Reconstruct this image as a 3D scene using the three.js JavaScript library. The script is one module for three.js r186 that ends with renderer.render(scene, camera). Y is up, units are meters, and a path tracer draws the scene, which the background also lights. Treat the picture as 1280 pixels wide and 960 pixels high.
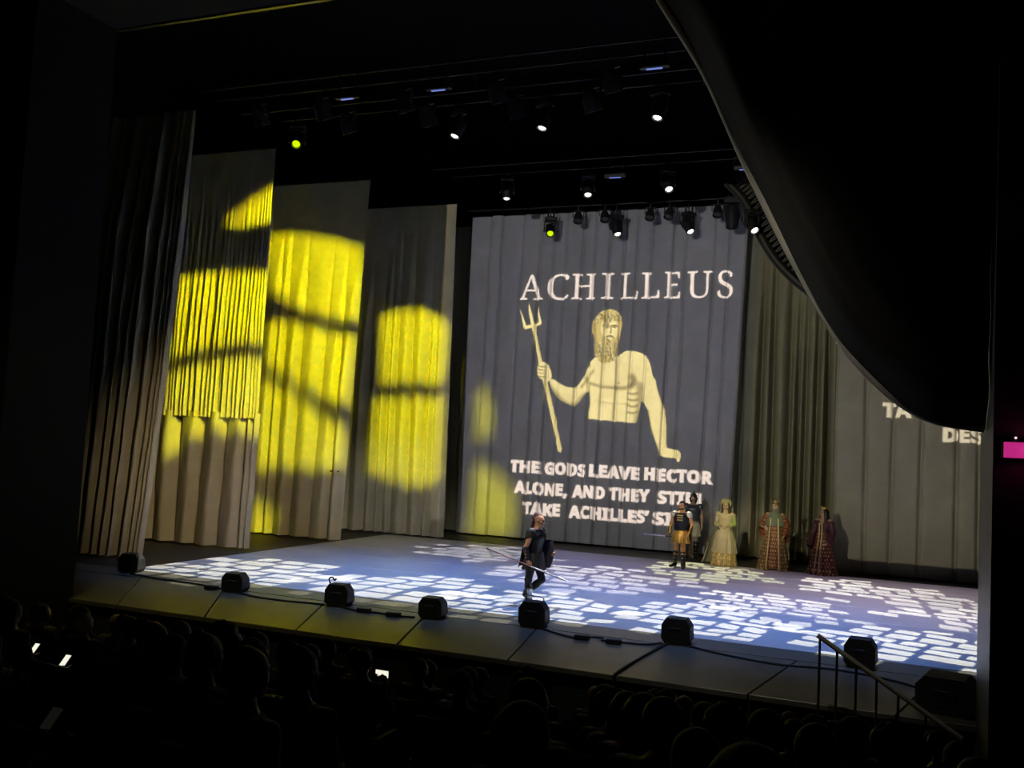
import * as THREE from 'three';
import { RoundedBoxGeometry } from 'three/addons/geometries/RoundedBoxGeometry.js';
import { mergeGeometries } from 'three/addons/utils/BufferGeometryUtils.js';

// ---------------------------------------------------------------- camera, exposure
const scene = new THREE.Scene();
scene.background = new THREE.Color(0, 0, 0);
const camera = new THREE.PerspectiveCamera(43.6, 1280 / 960, 0.05, 200);
camera.position.set(0, 3, 0);
camera.up.set(-0.022, 0.9967, 0.078);
camera.lookAt(-0.3778, 3.064, -0.9237);
const renderer = new THREE.WebGLRenderer({ antialias: true });
renderer.toneMapping = THREE.LinearToneMapping;
renderer.toneMappingExposure = 1.0;
renderer.shadowMap.enabled = true;

// strengths of the lamps in candela
const POOL = 690, BLUE = 195, PROJECTOR = 6300, YELLOW = 1150, WARM = 210;

// ---------------------------------------------------------------- helpers
const V = (x, y, z) => new THREE.Vector3(x, y, z);
function rng(seed) { let a = seed >>> 0; return () => { a |= 0; a = (a + 0x6d2b79f5) | 0; let t = Math.imul(a ^ (a >>> 15), 1 | a); t = (t + Math.imul(t ^ (t >>> 7), 61 | t)) ^ t; return ((t ^ (t >>> 14)) >>> 0) / 4294967296; }; }
const used = new Map();
function numbered(name) { const n = used.get(name) ?? 0; used.set(name, n + 1); return n ? name + '_' + String(n).padStart(3, '0') : name; }
function tag(o, label, category, group) { o.userData.label = label; o.userData.category = category; if (group) o.userData.group = group; return o; }
function thing(name, label, category, at = [0, 0, 0], turn = 0, group) {
  const o = new THREE.Group(); o.name = numbered(name); o.position.set(...at); o.rotation.y = turn; scene.add(o);
  return tag(o, label, category, group);
}
function part(parent, name, geometry, material, label) {
  const m = new THREE.Mesh(geometry, material); m.name = name; m.castShadow = m.receiveShadow = true;
  if (label) m.userData.label = label;
  parent.add(m); return m;
}
function single(name, label, category, geometry, material, group) {
  const m = part(scene, numbered(name), geometry, material); return tag(m, label, category, group);
}
function structure(name, geometry, material, parent = scene) {
  const m = part(parent, name, geometry, material); if (parent === scene) m.userData.kind = 'structure'; return m;
}
const merge = (list) => mergeGeometries(list.map((g) => { const h = g.index ? g.toNonIndexed() : g.clone(); for (const k of Object.keys(h.attributes)) if (!['position', 'normal', 'uv'].includes(k)) h.deleteAttribute(k); return h; }), false);
function box(x0, x1, y0, y1, z0, z1) { const g = new THREE.BoxGeometry(Math.abs(x1 - x0), Math.abs(y1 - y0), Math.abs(z1 - z0)); g.translate((x0 + x1) / 2, (y0 + y1) / 2, (z0 + z1) / 2); return g; }
function rbox(w, h, d, r, x = 0, y = 0, z = 0) { const g = new RoundedBoxGeometry(w, h, d, 2, r); g.translate(x, y, z); return g; }
function bar(a, b, r, n = 8, r2 = r) {
  const d = b.clone().sub(a), g = new THREE.CylinderGeometry(r2, r, d.length(), n, 1);
  g.applyQuaternion(new THREE.Quaternion().setFromUnitVectors(V(0, 1, 0), d.normalize())); g.translate((a.x + b.x) / 2, (a.y + b.y) / 2, (a.z + b.z) / 2); return g;
}
function tube(points, r, seg = 24, n = 6) { return new THREE.TubeGeometry(new THREE.CatmullRomCurve3(points), seg, r, n, false); }
const smooth = (t) => { t = Math.min(1, Math.max(0, t)); return t * t * (3 - 2 * t); };
const lerp = THREE.MathUtils.lerp;

// value noise textures: colour variation of one material, about its own tone
function noiseTexture(seed, size, spread, cells, tint = [1, 1, 1]) {
  const r = rng(seed), data = new Uint8Array(size * size * 4), layers = cells.map((n) => ({ n, v: Float32Array.from({ length: n * n }, () => r()) }));
  for (let y = 0; y < size; y++) for (let x = 0; x < size; x++) {
    let s = 0, wsum = 0;
    layers.forEach(({ n, v }, k) => {
      const fx = (x / size) * n, fy = (y / size) * n, ix = Math.floor(fx), iy = Math.floor(fy), tx = smooth(fx - ix), ty = smooth(fy - iy), at = (a, b) => v[((b % n) * n) + (a % n)], w = 1 / (k + 1);
      s += w * lerp(lerp(at(ix, iy), at(ix + 1, iy), tx), lerp(at(ix, iy + 1), at(ix + 1, iy + 1), tx), ty); wsum += w;
    });
    const q = 1 - spread + spread * (s / wsum), i = (y * size + x) * 4;
    for (let c = 0; c < 3; c++) data[i + c] = 255 * Math.min(1, q * tint[c]); data[i + 3] = 255;
  }
  const t = new THREE.DataTexture(data, size, size); t.wrapS = t.wrapT = THREE.RepeatWrapping; t.magFilter = THREE.LinearFilter; t.colorSpace = THREE.SRGBColorSpace; t.needsUpdate = true; return t;
}
const clothNoise = noiseTexture(3, 256, 0.12, [5, 17, 64]);
const scuffNoise = noiseTexture(9, 512, 0.3, [6, 23, 80, 180]);
const std = (color, roughness = 0.8, more = {}) => new THREE.MeshStandardMaterial({ color: new THREE.Color(...color), roughness, ...more });
const M = {
  blackWall: std([0.006, 0.006, 0.006], 0.95), blackCloth: std([0.014, 0.014, 0.013], 1), blackMetal: std([0.02, 0.02, 0.021], 0.5, { metalness: 0.3 }),
  darkPlastic: std([0.016, 0.016, 0.017], 0.55), grille: std([0.01, 0.01, 0.01], 0.8, { metalness: 0.4 }), steel: std([0.5, 0.5, 0.5], 0.35, { metalness: 1 }),
  deck: std([0.14, 0.132, 0.112], 0.4, { map: scuffNoise }), deckBack: std([0.03, 0.03, 0.03], 0.5, { map: scuffNoise }),
  vinyl: [0, 1, 2].map((k) => std([[0.56, 0.56, 0.58], [0.53, 0.54, 0.565], [0.55, 0.545, 0.56]][k], 0.4, { map: clothNoise })), tape: std([0.7, 0.7, 0.68], 0.5),
  leg: std([0.53, 0.5, 0.36], 0.92, { map: clothNoise, side: THREE.DoubleSide }), back: std([0.5, 0.5, 0.5], 0.95, { map: clothNoise, side: THREE.DoubleSide }),
  olive: std([0.31, 0.31, 0.21], 0.95, { map: clothNoise, side: THREE.DoubleSide }), swag: std([0.014, 0.014, 0.013], 0.8, { side: THREE.DoubleSide }), swagEdge: std([0.55, 0.54, 0.48], 0.7),
  cable: std([0.012, 0.012, 0.012], 0.6), wood: std([0.07, 0.05, 0.035], 0.6), brass: std([0.28, 0.24, 0.1], 0.45, { metalness: 1 }), carpet: std([0.018, 0.012, 0.012], 1),
};

// ---------------------------------------------------------------- the setting
const PROS_L = -13.25, PROS_R = 0.87, HEAD_Y = 10.1, PROS_FRONT = -11.1, PROS_BACK = -12.8;
// stage house and auditorium shell
structure('wall_back', box(-27, 9, -1.6, 17, -33.4, -33), M.blackWall);
structure('wall_left', box(-27.4, -27, -1.6, 17, -33.4, PROS_BACK), M.blackWall);
structure('wall_right', box(9, 9.4, -1.6, 17, -33.4, PROS_BACK), M.blackWall);
structure('ceiling', box(-27.4, 9.4, 17, 17.4, -33.4, PROS_FRONT), M.blackWall);
structure('wall_proscenium_left', box(-27.4, PROS_L, -1.6, 17, PROS_BACK, PROS_FRONT), M.blackWall);
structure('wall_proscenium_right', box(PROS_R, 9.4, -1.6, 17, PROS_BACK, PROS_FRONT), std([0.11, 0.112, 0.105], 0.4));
structure('wall_proscenium_top', box(PROS_L, PROS_R, HEAD_Y, 17, PROS_BACK, PROS_FRONT), M.blackWall);
structure('wall_house_left', box(-22.4, -22, -1.6, 14, PROS_FRONT, 9), M.blackWall);
structure('wall_house_right', box(5, 5.4, -1.6, 14, PROS_FRONT, 9), M.blackWall);
structure('wall_house_back', box(-22.4, 5.4, -1.6, 14, 9, 9.4), M.blackWall);
structure('ceiling_house', box(-22.4, 5.4, 14, 14.4, PROS_FRONT, 9.4), M.blackWall);
structure('trim_1', box(PROS_L, -3.4, HEAD_Y - 0.025, HEAD_Y + 0.02, PROS_BACK - 0.05, PROS_BACK + 0.02), M.brass);   // bright strip under the header

// stage deck: a back part, a strip along the monitors and apron panels with open joints
const deck = structure('floor', box(-27, 9, -1.3, -0.03, -33, -16), M.deckBack);
structure('deck_strip', box(-27, PROS_R + 2, -1.3, 0, -16, -15.24), M.deck, deck);
{
  const front = [-17.6, -15.7, -13.93, -12.18, -10.35, -8.6, -6.83, -5.06, -3.49, -1.75, 0, 1.6], back = [-20, -18, -16, -14, -11.95, -9.66, -7.6, -5.55, -3.44, -1.4, 0.5, 2.4];
  for (let i = 0; i + 1 < front.length; i++) {
    const s = new THREE.Shape([[front[i] + 0.02, 12.72], [front[i + 1] - 0.02, 12.72], [back[i + 1] - 0.02, 15.2], [back[i] + 0.02, 15.2]].map((p) => new THREE.Vector2(...p)));
    const g = new THREE.ExtrudeGeometry(s, { depth: 0.06, bevelEnabled: true, bevelSize: 0.008, bevelThickness: 0.008, bevelSegments: 1 });
    g.rotateX(-Math.PI / 2); g.translate(0, -0.068, 0);
    const uv = g.attributes.uv; for (let k = 0; k < uv.count; k++) uv.setXY(k, uv.getX(k) * 0.35 + i * 0.37, uv.getY(k) * 0.35);
    structure('apron_panel', g, M.deck, deck);
  }
  structure('apron_substage', box(-19, 1.6, -1.3, -0.075, -15.24, -12.9), M.blackWall, deck);
  structure('apron_fascia', box(-17.6, 1.6, -1.3, -0.07, -12.9, -12.8), M.blackWall, deck);
}
// auditorium floor: one terrace for each row
const rowZ = (k) => -1.6 - 0.9 * k, rowY = (k) => Math.max(-1.0, 1.58 - 0.235 * -rowZ(k));
const houseFloor = structure('floor_001', box(-22, 5, -1.6, -1.0, -12.7, 9), M.carpet);
for (let k = -8; k < 10; k++) if (rowY(k) > -0.99) structure('terrace', box(-22, 5, -1.0, rowY(k), rowZ(k) - 0.35, rowZ(k) + 0.55), M.carpet, houseFloor);

// pale vinyl dance floor: long strips laid across the stage, taped along the seams
{
  const f = thing('dance_floor', 'pale grey vinyl dance floor laid in long taped strips across the stage', 'dance floor', [0, 0, 0]);
  const zs = [-16, -17.85, -19.7, -21.55, -23.4, -25.25, -27.0];
  for (let i = 0; i < 6; i++) {
    const g = box(-15.05, 4.5, -0.03, 0.004, zs[i + 1] + 0.004, zs[i] - 0.004); const uv = g.attributes.uv, p = g.attributes.position;
    for (let k = 0; k < uv.count; k++) uv.setXY(k, p.getX(k) * 0.3 + i * 0.31, p.getZ(k) * 0.3);
    part(f, 'vinyl_strip', g, M.vinyl[i % 3]);
    if (i) part(f, 'seam_tape', box(-15.05, 4.5, 0.004, 0.0055, zs[i] - 0.025, zs[i] + 0.025), M.tape);
  }
}

// ---------------------------------------------------------------- curtains
// folds: [{b: boundary x at the floor, lean, amp, top}], the profile runs from one boundary to the next
function foldSet(seed, x0, x1, mean, jitter, amp, { lean = 0.15, topMin = 8, topMax = 10.5, tail = [] } = {}) {
  const r = rng(seed), list = []; let x = x0;
  const end = x1 - tail.reduce((a, b) => a + b, 0);
  while (x < end - 0.05) { const w = mean * (1 - jitter + 2 * jitter * r()); list.push({ b: x, lean: (r() - 0.5) * lean, amp: amp * (0.55 + 0.9 * r()), top: lerp(topMin, topMax, r()), skew: 0.55 + 0.3 * r() }); x += w; }
  x = end; for (const w of tail) { list.push({ b: x, lean: 0, amp: amp * 0.4, top: topMax, skew: 0.6 }); x += w; }
  list.push({ b: x1, lean: 0, amp: 0, top: 10, skew: 0.7 }); return list;
}
function drape({ x0, x1, y0, y1, z, folds, kind = 'pleat', nx = 160, ny = 50, edge = (y) => 0, edgeLeft = (y) => 0, ripple = 0.01, seed = 1, grooveWidth = 0.05, grooveDepth = 0.1, sagTop = 0 }) {
  const pos = [], uv = [], idx = [], r = rng(seed), ph = [r() * 9, r() * 9, r() * 9, r() * 9];
  const reach = folds[folds.length - 1].b - folds[0].b;
  for (let j = 0; j <= ny; j++) for (let i = 0; i <= nx; i++) {
    const u = i / nx, y = lerp(y0, y1, j / ny), s = folds[0].b + u * reach;
    let k = 0; const at = (q) => folds[q].b + (q && q < folds.length - 1 ? folds[q].lean * (y / 10) * (folds[q + 1].b - folds[q].b) * 4 * 0.5 : 0);
    while (k < folds.length - 2 && s >= at(k + 1)) k++;
    const a = at(k), b = at(k + 1), p = Math.min(1, Math.max(0, (s - a) / Math.max(1e-4, b - a))), f = folds[k];
    const ramp = smooth((f.top - y) / 5.5 + 0.12);
    let h;
    const dist = Math.min(s - a, b - s) * (x1 - x0) / reach, groove = 1 - Math.exp(-((dist / grooveWidth) ** 2));
    if (kind === 'pleat') h = groove * grooveDepth * ramp + f.amp * ramp * (p < f.skew ? smooth(p / f.skew) : smooth((1 - p) / (1 - f.skew)));
    else h = groove * f.amp * (0.45 + 0.55 * ramp) + 0.3 * f.amp * Math.sin(Math.PI * p);
    h += ripple * (Math.sin(s * 7 + y * 1.7 + ph[0]) * Math.sin(y * 2.3 + ph[1]) + 0.6 * Math.sin(s * 13 - y * 3.1 + ph[2]));
    const xl = x0 + edgeLeft(y), xr = x1 + edge(y);
    pos.push(lerp(xl, xr, u), y - (j === ny ? sagTop * Math.sin(u * 9 + ph[3]) : 0), z + h); uv.push(u * (x1 - x0) * 0.4, y * 0.4);
  }
  for (let j = 0; j < ny; j++) for (let i = 0; i < nx; i++) { const a = j * (nx + 1) + i, c = a + nx + 1; idx.push(a, a + 1, c + 1, a, c + 1, c); }
  const g = new THREE.BufferGeometry(); g.setAttribute('position', new THREE.Float32BufferAttribute(pos, 3)); g.setAttribute('uv', new THREE.Float32BufferAttribute(uv, 2)); g.setIndex(idx); g.computeVertexNormals(); return g;
}
function curtain(label, material, opts, group) {
  const t = thing('stage_curtain', label, 'curtain', [0, 0, 0], 0, group);
  part(t, 'drape', drape(opts), material);
  part(t, 'top_batten', bar(V(opts.x0 - 0.2, opts.y1 + 0.03, opts.z), V(opts.x1 + (opts.noEnd ? 0 : 0.02), opts.y1 + 0.03, opts.z), 0.03), M.blackMetal);
  return t;
}
// first leg, mostly in the dark, gathered at its foot
curtain('dim brownish leg curtain gathered at its foot beside the dark proscenium side', M.leg, { x0: -20.5, x1: -15.5, y0: 0.02, y1: 10.45, z: -17.5, folds: foldSet(11, 0, 5, 0.4, 0.5, 0.24, { topMin: 9.5, topMax: 12, tail: [0.16, 0.12, 0.1] }), edge: (y) => -0.62 * Math.pow(1 - y / 10.45, 1.6), nx: 240, seed: 4 });
// second leg: finely gathered upper cloth over a lower cloth
{
  const t = thing('stage_curtain', 'pale leg curtain with a torn horizontal seam and finely gathered upper half in yellow light', 'curtain');
  part(t, 'upper_drape', drape({ x0: -20.5, x1: -15.47, y0: 3.36, y1: 10.5, z: -20.57, folds: foldSet(21, 0, 5, 0.15, 0.55, 0.1, { topMin: 7.2, topMax: 10.2, tail: [0.1, 0.09, 0.08] }), nx: 420, ny: 46, ripple: 0.012, seed: 8 }), M.leg);
  part(t, 'lower_drape', drape({ x0: -20.5, x1: -15.47, y0: 0.02, y1: 3.5, z: -20.66, folds: foldSet(23, 0, 5, 0.52, 0.45, 0.17, { topMin: 6, topMax: 9, lean: 0.5, tail: [0.2, 0.14] }), edge: (y) => -0.02 * (3.5 - y), nx: 240, ny: 30, ripple: 0.012, seed: 9 }), M.leg);
  const r = rng(5), seam = [], pts = []; for (let i = 0; i <= 30; i++) pts.push(V(-20.4 + i * 0.163, 3.37 + 0.02 * (r() - 0.5), -20.5 + 0.03 * r()));
  part(t, 'seam_hem', tube(pts, 0.022, 90, 5), M.leg);
  part(t, 'top_batten', bar(V(-20.7, 10.53, -20.57), V(-15.45, 10.53, -20.57), 0.03), M.blackMetal);
}
curtain('pale leg curtain with a small dark slit near its foot, third from the proscenium', M.leg, { x0: -20, x1: -14.8, y0: 0.02, y1: 10.66, z: -24.3, folds: foldSet(37, 0, 5, 0.5, 0.4, 0.2, { topMin: 8, topMax: 10.8, lean: 0.3 }), edge: (y) => -0.28 * (1 - y / 10.66), nx: 260, seed: 12 });
single('fabric_patch', 'small dark slit patched into the pale third leg curtain', 'patch', rbox(0.32, 0.035, 0.02, 0.008, -15.25, 2.0, -24.02), M.blackCloth);
curtain('pale leg curtain with wide even pleats hanging next to the grey projection backdrop', M.leg, { x0: -19, x1: -13.48, y0: 0.02, y1: 10.68, z: -27.5, folds: foldSet(44, 0, 5.5, 0.44, 0.35, 0.2, { topMin: 7, topMax: 11, lean: 0.3 }), edge: (y) => 0.16 * (1 - y / 10.68), nx: 260, seed: 15 });
curtain('dark grey masking curtain in the gap behind the backdrop edge', M.olive, { x0: -19, x1: -13.2, y0: 0.02, y1: 10.6, z: -30.2, folds: foldSet(51, 0, 6, 0.6, 0.4, 0.15), seed: 18 });
curtain('grey backdrop curtain carrying the projected statue and lettering', M.back, { x0: -13.85, x1: -4.5, y0: 0.02, y1: 10.72, z: -29.5, folds: foldSet(62, 0, 9.35, 0.62, 0.35, 0.11, { lean: 0.12, topMin: 10, topMax: 14 }), kind: 'crease', edge: (y) => -0.3 * (1 - y / 10.7), nx: 420, ny: 60, ripple: 0.008, seed: 22, grooveWidth: 0.035 });
curtain('dark olive pleated curtain standing behind the three robed performers', M.olive, { x0: -5.4, x1: -1.2, y0: 0.02, y1: 10.6, z: -30.1, folds: foldSet(71, 0, 4.2, 0.4, 0.45, 0.24, { topMin: 8, topMax: 11 }), nx: 200, seed: 27, grooveDepth: 0.25, grooveWidth: 0.07 });
curtain('brownish flat hung curtain beside the dark olive one, lettering at its top', std([0.36, 0.345, 0.29], 0.95, { map: clothNoise, side: THREE.DoubleSide }), { x0: -1.75, x1: 6, y0: 0.02, y1: 10.6, z: -28.2, folds: foldSet(83, 0, 7.75, 0.72, 0.4, 0.1, { topMin: 9, topMax: 13 }), kind: 'crease', nx: 300, seed: 31 });

// black house curtain swagged up to one side of the opening, with a lit edge roll
{
  const E = [[-3.35, 9.45], [-3.08, 8.94], [-2.46, 7.9], [-1.87, 6.61], [-1.2, 5.28], [-0.62, 4.31], [-0.08, 3.75], [0.27, 3.54], [0.52, 3.48], [0.86, 3.44]];
  const curve = new THREE.CatmullRomCurve3([V(-3.65, 10.1, -12), ...E.map(([x, y]) => V(x, y, -12))]);
  const t = thing('swagged_curtain', 'black house curtain swagged up in a curve with a pale rolled edge', 'curtain');
  const N = 90, S = 40, pos = [], idx = [];
  for (let i = 0; i <= N; i++) { const e = curve.getPoint(i / N); for (let j = 0; j <= S; j++) {
    const s = j / S, x = lerp(e.x, PROS_R + 0.02, s), y = lerp(e.y, e.y + (10.2 - e.y) * 0.98, Math.pow(s, 0.75) * (1 - i / N) + (i / N) * s), d = Math.hypot(x - e.x, y - e.y);
    pos.push(x, y, -12.0 + 0.13 * (1 - Math.cos(d * 7.5)) * Math.exp(-d * 0.35) + 0.18 * smooth(d / 0.4) + 0.03 * Math.sin(x * 5));
  } }
  for (let i = 0; i < N; i++) for (let j = 0; j < S; j++) { const a = i * (S + 1) + j, b = a + S + 1; idx.push(a, b, b + 1, a, b + 1, a + 1); }
  const g = new THREE.BufferGeometry(); g.setAttribute('position', new THREE.Float32BufferAttribute(pos, 3)); g.setIndex(idx); g.computeVertexNormals();
  part(t, 'drape', g, M.swag);
  part(t, 'edge_roll', new THREE.TubeGeometry(curve, 120, 0.05, 12).translate(-0.01, 0.02, -0.04), M.swagEdge, 'pale rolled edge of the swag');
}
// curved black truss behind it with a lattice, and the masking drape above
{
  const C = [[-4.75, 10.75], [-4.28, 10.21], [-3.85, 9.29], [-3.35, 8.48], [-2.63, 7.75], [-1.7, 7.1], [-0.6, 6.6], [0.8, 6.3]].map(([x, y]) => V(x, y, -27));
  const lo = new THREE.CatmullRomCurve3(C), up = new THREE.CatmullRomCurve3(C.map((p) => V(p.x + 0.62, p.y + 0.5, -27)));
  const t = thing('curved_truss', 'curved black lattice truss hanging over the dark olive curtain', 'truss');
  part(t, 'lower_chord', new THREE.TubeGeometry(lo, 60, 0.13, 8), M.blackMetal);
  part(t, 'upper_chord', new THREE.TubeGeometry(up, 60, 0.05, 8), M.blackMetal);
  const L = []; for (let i = 0; i < 40; i++) { L.push(bar(lo.getPoint(i / 40), up.getPoint((i + 0.5) / 40), 0.018, 5), bar(up.getPoint((i + 0.5) / 40), lo.getPoint((i + 1) / 40), 0.018, 5)); }
  for (const u of [0.15, 0.5, 0.85]) { const q = up.getPoint(u); part(t, 'hanging_wire', bar(q, V(q.x, 17, q.z), 0.006, 5), M.blackMetal); }
  part(t, 'lattice', merge(L), std([0.09, 0.09, 0.085], 0.6), 'thin grey zigzag lattice');
  const pos = [], idx = [], N = 50, S = 12; for (let i = 0; i <= N; i++) { const e = lo.getPoint(i / N); for (let j = 0; j <= S; j++) { const s = j / S; pos.push(e.x + s * 0.5, lerp(e.y, 16.99, s), -27.25 + 0.05 * Math.sin(e.x * 8)); } }
  for (let i = 0; i < N; i++) for (let j = 0; j < S; j++) { const a = i * (S + 1) + j, b = a + S + 1; idx.push(a, b, b + 1, a, b + 1, a + 1); }
  const g = new THREE.BufferGeometry(); g.setAttribute('position', new THREE.Float32BufferAttribute(pos, 3)); g.setIndex(idx); g.computeVertexNormals();
  const m = new THREE.Mesh(g, std([0.014, 0.014, 0.013], 1, { side: THREE.DoubleSide })); single('border_curtain', 'black border curtain hanging behind the curved lattice truss', 'curtain', g, m.material);
}

// ---------------------------------------------------------------- lamps
function shapeWithHoles(radius, holes) {
  const s = new THREE.Shape(); s.absarc(0, 0, radius, 0, Math.PI * 2, false);
  for (const h of holes) s.holes.push(new THREE.Path(h.map((p) => new THREE.Vector2(...p))));
  const g = new THREE.ExtrudeGeometry(s, { depth: 0.0008, bevelEnabled: false, curveSegments: 24 }); return g;
}
// breakup gobo of rounded cobbles in rows; radius 1 pattern, scaled by the user
function cobbleHoles(seed, scale) {
  const r = rng(seed), holes = [];
  let y = -1.02; 
  while (y < 1.0) {
    const h = 0.15 + 0.09 * r(); let x = -1.15 + r() * 0.2;
    while (x < 1.15) {
      const w = 0.2 + 0.26 * r() * r(), cx = x + w / 2, cy = y + h / 2, d = Math.hypot(cx, cy * 1.05);
      const keep = d < 0.7 ? r() < 0.97 : d < 1.0 && r() < 0.7;
      if (keep) {
        const j = () => (r() - 0.5) * 0.022, sh = (r() - 0.5) * 0.06, q = [[x + j(), y + j() + sh], [x + w + j(), y + j() - sh], [x + w + j(), y + h + j() - sh], [x + j(), y + h + j() + sh]], out = [];
        for (let k = 0; k < 4; k++) { const a = q[k], b = q[(k + 1) % 4], f = 0.1; out.push([lerp(a[0], b[0], f) * scale, lerp(a[1], b[1], f) * scale], [lerp(a[0], b[0], 1 - f) * scale, lerp(a[1], b[1], 1 - f) * scale]); }
        holes.push(out);
      }
      x += w + 0.045 + 0.02 * r();
    }
    y += h + 0.058 + 0.012 * r();
  }
  return holes;
}
const lensMat = (c, k) => new THREE.MeshStandardMaterial({ color: 0x111111, emissive: new THREE.Color(...c), emissiveIntensity: k, roughness: 0.2 });
const LENS = { white: lensMat([1, 0.97, 0.9], 4), yellow: lensMat([0.58, 0.95, 0.0], 1.1), amber: lensMat([1, 0.75, 0.4], 2) };
const headGeo = (() => { const g = new THREE.LatheGeometry([[0.001, -0.3], [0.13, -0.29], [0.16, -0.24], [0.165, -0.05], [0.15, 0.02], [0.135, 0.2], [0.12, 0.215], [0.105, 0.2], [0.1, 0.05], [0.001, 0.045]].map((p) => new THREE.Vector2(...p)), 20); g.rotateX(Math.PI / 2); return g; })();
const finGeo = merge([-2, -1, 0, 1, 2].map((k) => rbox(0.3, 0.012, 0.2, 0.004, 0, k * 0.05, -0.18)));
const ringGeo = new THREE.TorusGeometry(0.122, 0.014, 8, 24).translate(0, 0, 0.21);
const lensGeo = new THREE.SphereGeometry(0.096, 20, 14).translate(0, 0, 0.145);
const yokeGeo = merge([rbox(0.42, 0.05, 0.1, 0.015, 0, 0.29, 0), rbox(0.035, 0.36, 0.1, 0.012, 0.195, 0.13, 0), rbox(0.035, 0.36, 0.1, 0.012, -0.195, 0.13, 0), new THREE.CylinderGeometry(0.04, 0.04, 0.05, 14).rotateZ(Math.PI / 2).translate(0.2, 0, 0), new THREE.CylinderGeometry(0.04, 0.04, 0.05, 14).rotateZ(Math.PI / 2).translate(-0.2, 0, 0)]);
const baseGeo = merge([rbox(0.4, 0.13, 0.3, 0.03, 0, 0.385, 0), rbox(0.2, 0.03, 0.2, 0.01, 0, 0.46, 0)]);
const clampGeo = merge([rbox(0.06, 0.12, 0.04, 0.01, 0.1, 0.53, 0), rbox(0.06, 0.12, 0.04, 0.01, -0.1, 0.53, 0), new THREE.TorusGeometry(0.045, 0.014, 6, 14).rotateY(Math.PI / 2).translate(0.1, 0.6, 0), new THREE.TorusGeometry(0.045, 0.014, 6, 14).rotateY(Math.PI / 2).translate(-0.1, 0.6, 0)]);
const LIT = [];
// lens: where the lens stands; aim: where it points. holes: gobo openings, already in metres on the plate; kind of light
function movingHead(label, lens, aim, { lit = null, color = [1, 1, 1], intensity = 0, angle = 0.3, penumbra = 0.15, soft = 0.015, holes = null, roll = 0, polys = null, group, scale = 1, pipe = null } = {}) {
  const L = V(...lens), A = V(...aim), dir = A.clone().sub(L).normalize(), pivot = L.clone().addScaledVector(dir, -0.18 * scale);
  const t = thing('moving_head_lamp', label, 'stage lamp', pivot.toArray(), 0, group); t.scale.setScalar(scale);
  const yaw = Math.atan2(dir.x, dir.z);
  part(t, 'base', baseGeo, M.darkPlastic).rotation.y = yaw; part(t, 'clamp', clampGeo, M.blackMetal);
  if (pipe) part(t, 'hanging_arm', bar(V(0, 0.47, 0), V(0, (pipe[0] - pivot.y) / scale, (pipe[1] - pivot.z) / scale), 0.02), M.blackMetal);
  const y = part(t, 'yoke', yokeGeo, M.darkPlastic); y.rotation.y = yaw;
  const head = part(t, 'head', headGeo, M.darkPlastic);
  const zAxis = dir, xAxis = V(0, 1, 0).cross(zAxis).normalize(), yAxis = zAxis.clone().cross(xAxis);
  const q = new THREE.Quaternion().setFromRotationMatrix(new THREE.Matrix4().makeBasis(xAxis, yAxis, zAxis));
  head.quaternion.copy(q);
  part(head, 'cooling_fins', finGeo, M.blackMetal); part(head, 'front_ring', ringGeo, M.blackMetal);
  const ln = part(head, 'lens', lensGeo, lit ?? M.darkPlastic, lit ? 'glowing lens' : 'dark glass lens');
  if (intensity) {
    ln.castShadow = false;
    const at = 0.09, plate = 0.11;     // lamp and gobo plate along the axis, inside the lens
    if (polys) {                        // openings given as outlines on the cloth, carried back to the plate along the light
      const p0 = pivot.clone().addScaledVector(dir, at);
      holes = polys.map((poly) => poly.map((p) => { const d = V(...p).sub(p0); const k = plate / d.dot(dir); return [d.dot(xAxis) * k, d.dot(yAxis) * k]; }));
    }
    if (holes) { const g = part(head, 'gobo', shapeWithHoles(polys ? 0.085 : plate * Math.tan(angle) * 1.15, holes), M.blackMetal); g.position.z = at + plate; g.rotation.z = polys ? 0 : roll + Math.atan2(yAxis.x, xAxis.x); if (polys) { const reach = Math.max(...holes.flat().map((h) => Math.hypot(...h))); g.userData.reach = reach; angle = Math.atan(reach / plate) + 0.05; g.geometry.dispose(); g.geometry = shapeWithHoles(Math.tan(angle + 0.05) * plate, holes); } }
    const s = new THREE.SpotLight(new THREE.Color(...color), intensity, 0, angle, penumbra, 2); s.name = 'lamp_light'; s.position.copy(pivot).addScaledVector(dir, at); s.castShadow = true; s.shadow.radius = soft; s.shadow.mapSize.set(2048, 2048); s.shadow.camera.near = 0.05; s.shadow.camera.far = 45;
    t.add(s, s.target); s.position.sub(pivot); s.target.name = 'lamp_aim'; s.target.position.copy(A).sub(pivot);
  }
  return t;
}
function pool(label, lens, aim, radius, seed, roll = 0, color = [1, 0.95, 0.72], k = 1) {
  const pipe = lens[2] > -22 ? [11.18, -20.45] : lens[1] > 10 ? [11.18, -26.2] : lens[2] < -28 ? [10.72, -28.6] : null;
  radius *= 1.1; const d = Math.hypot(...lens.map((v, i) => v - aim[i])), angle = Math.atan(radius / d);
  return movingHead(label, lens, aim, { lit: LENS.white, color, intensity: POOL * k * (d / 11) ** 2, angle: angle * 1.15, penumbra: 0.1, soft: 0.006, holes: cobbleHoles(seed, 0.11 * Math.tan(angle)), roll, pipe, group: 'white gobo lamps over the stage' });
}
const G1 = 'lit moving head lamp hanging from the middle batten under the fly loft', G2 = 'lit moving head lamp on the batten just above the backdrop pipe';
pool(G1, [-10.16, 10.4, -20.42], [-12.7, 0, -17.6], 2.1, 101);
pool(G1, [-7.9, 10.4, -20.38], [-9.5, 0, -17.5], 1.9, 102);
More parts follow.
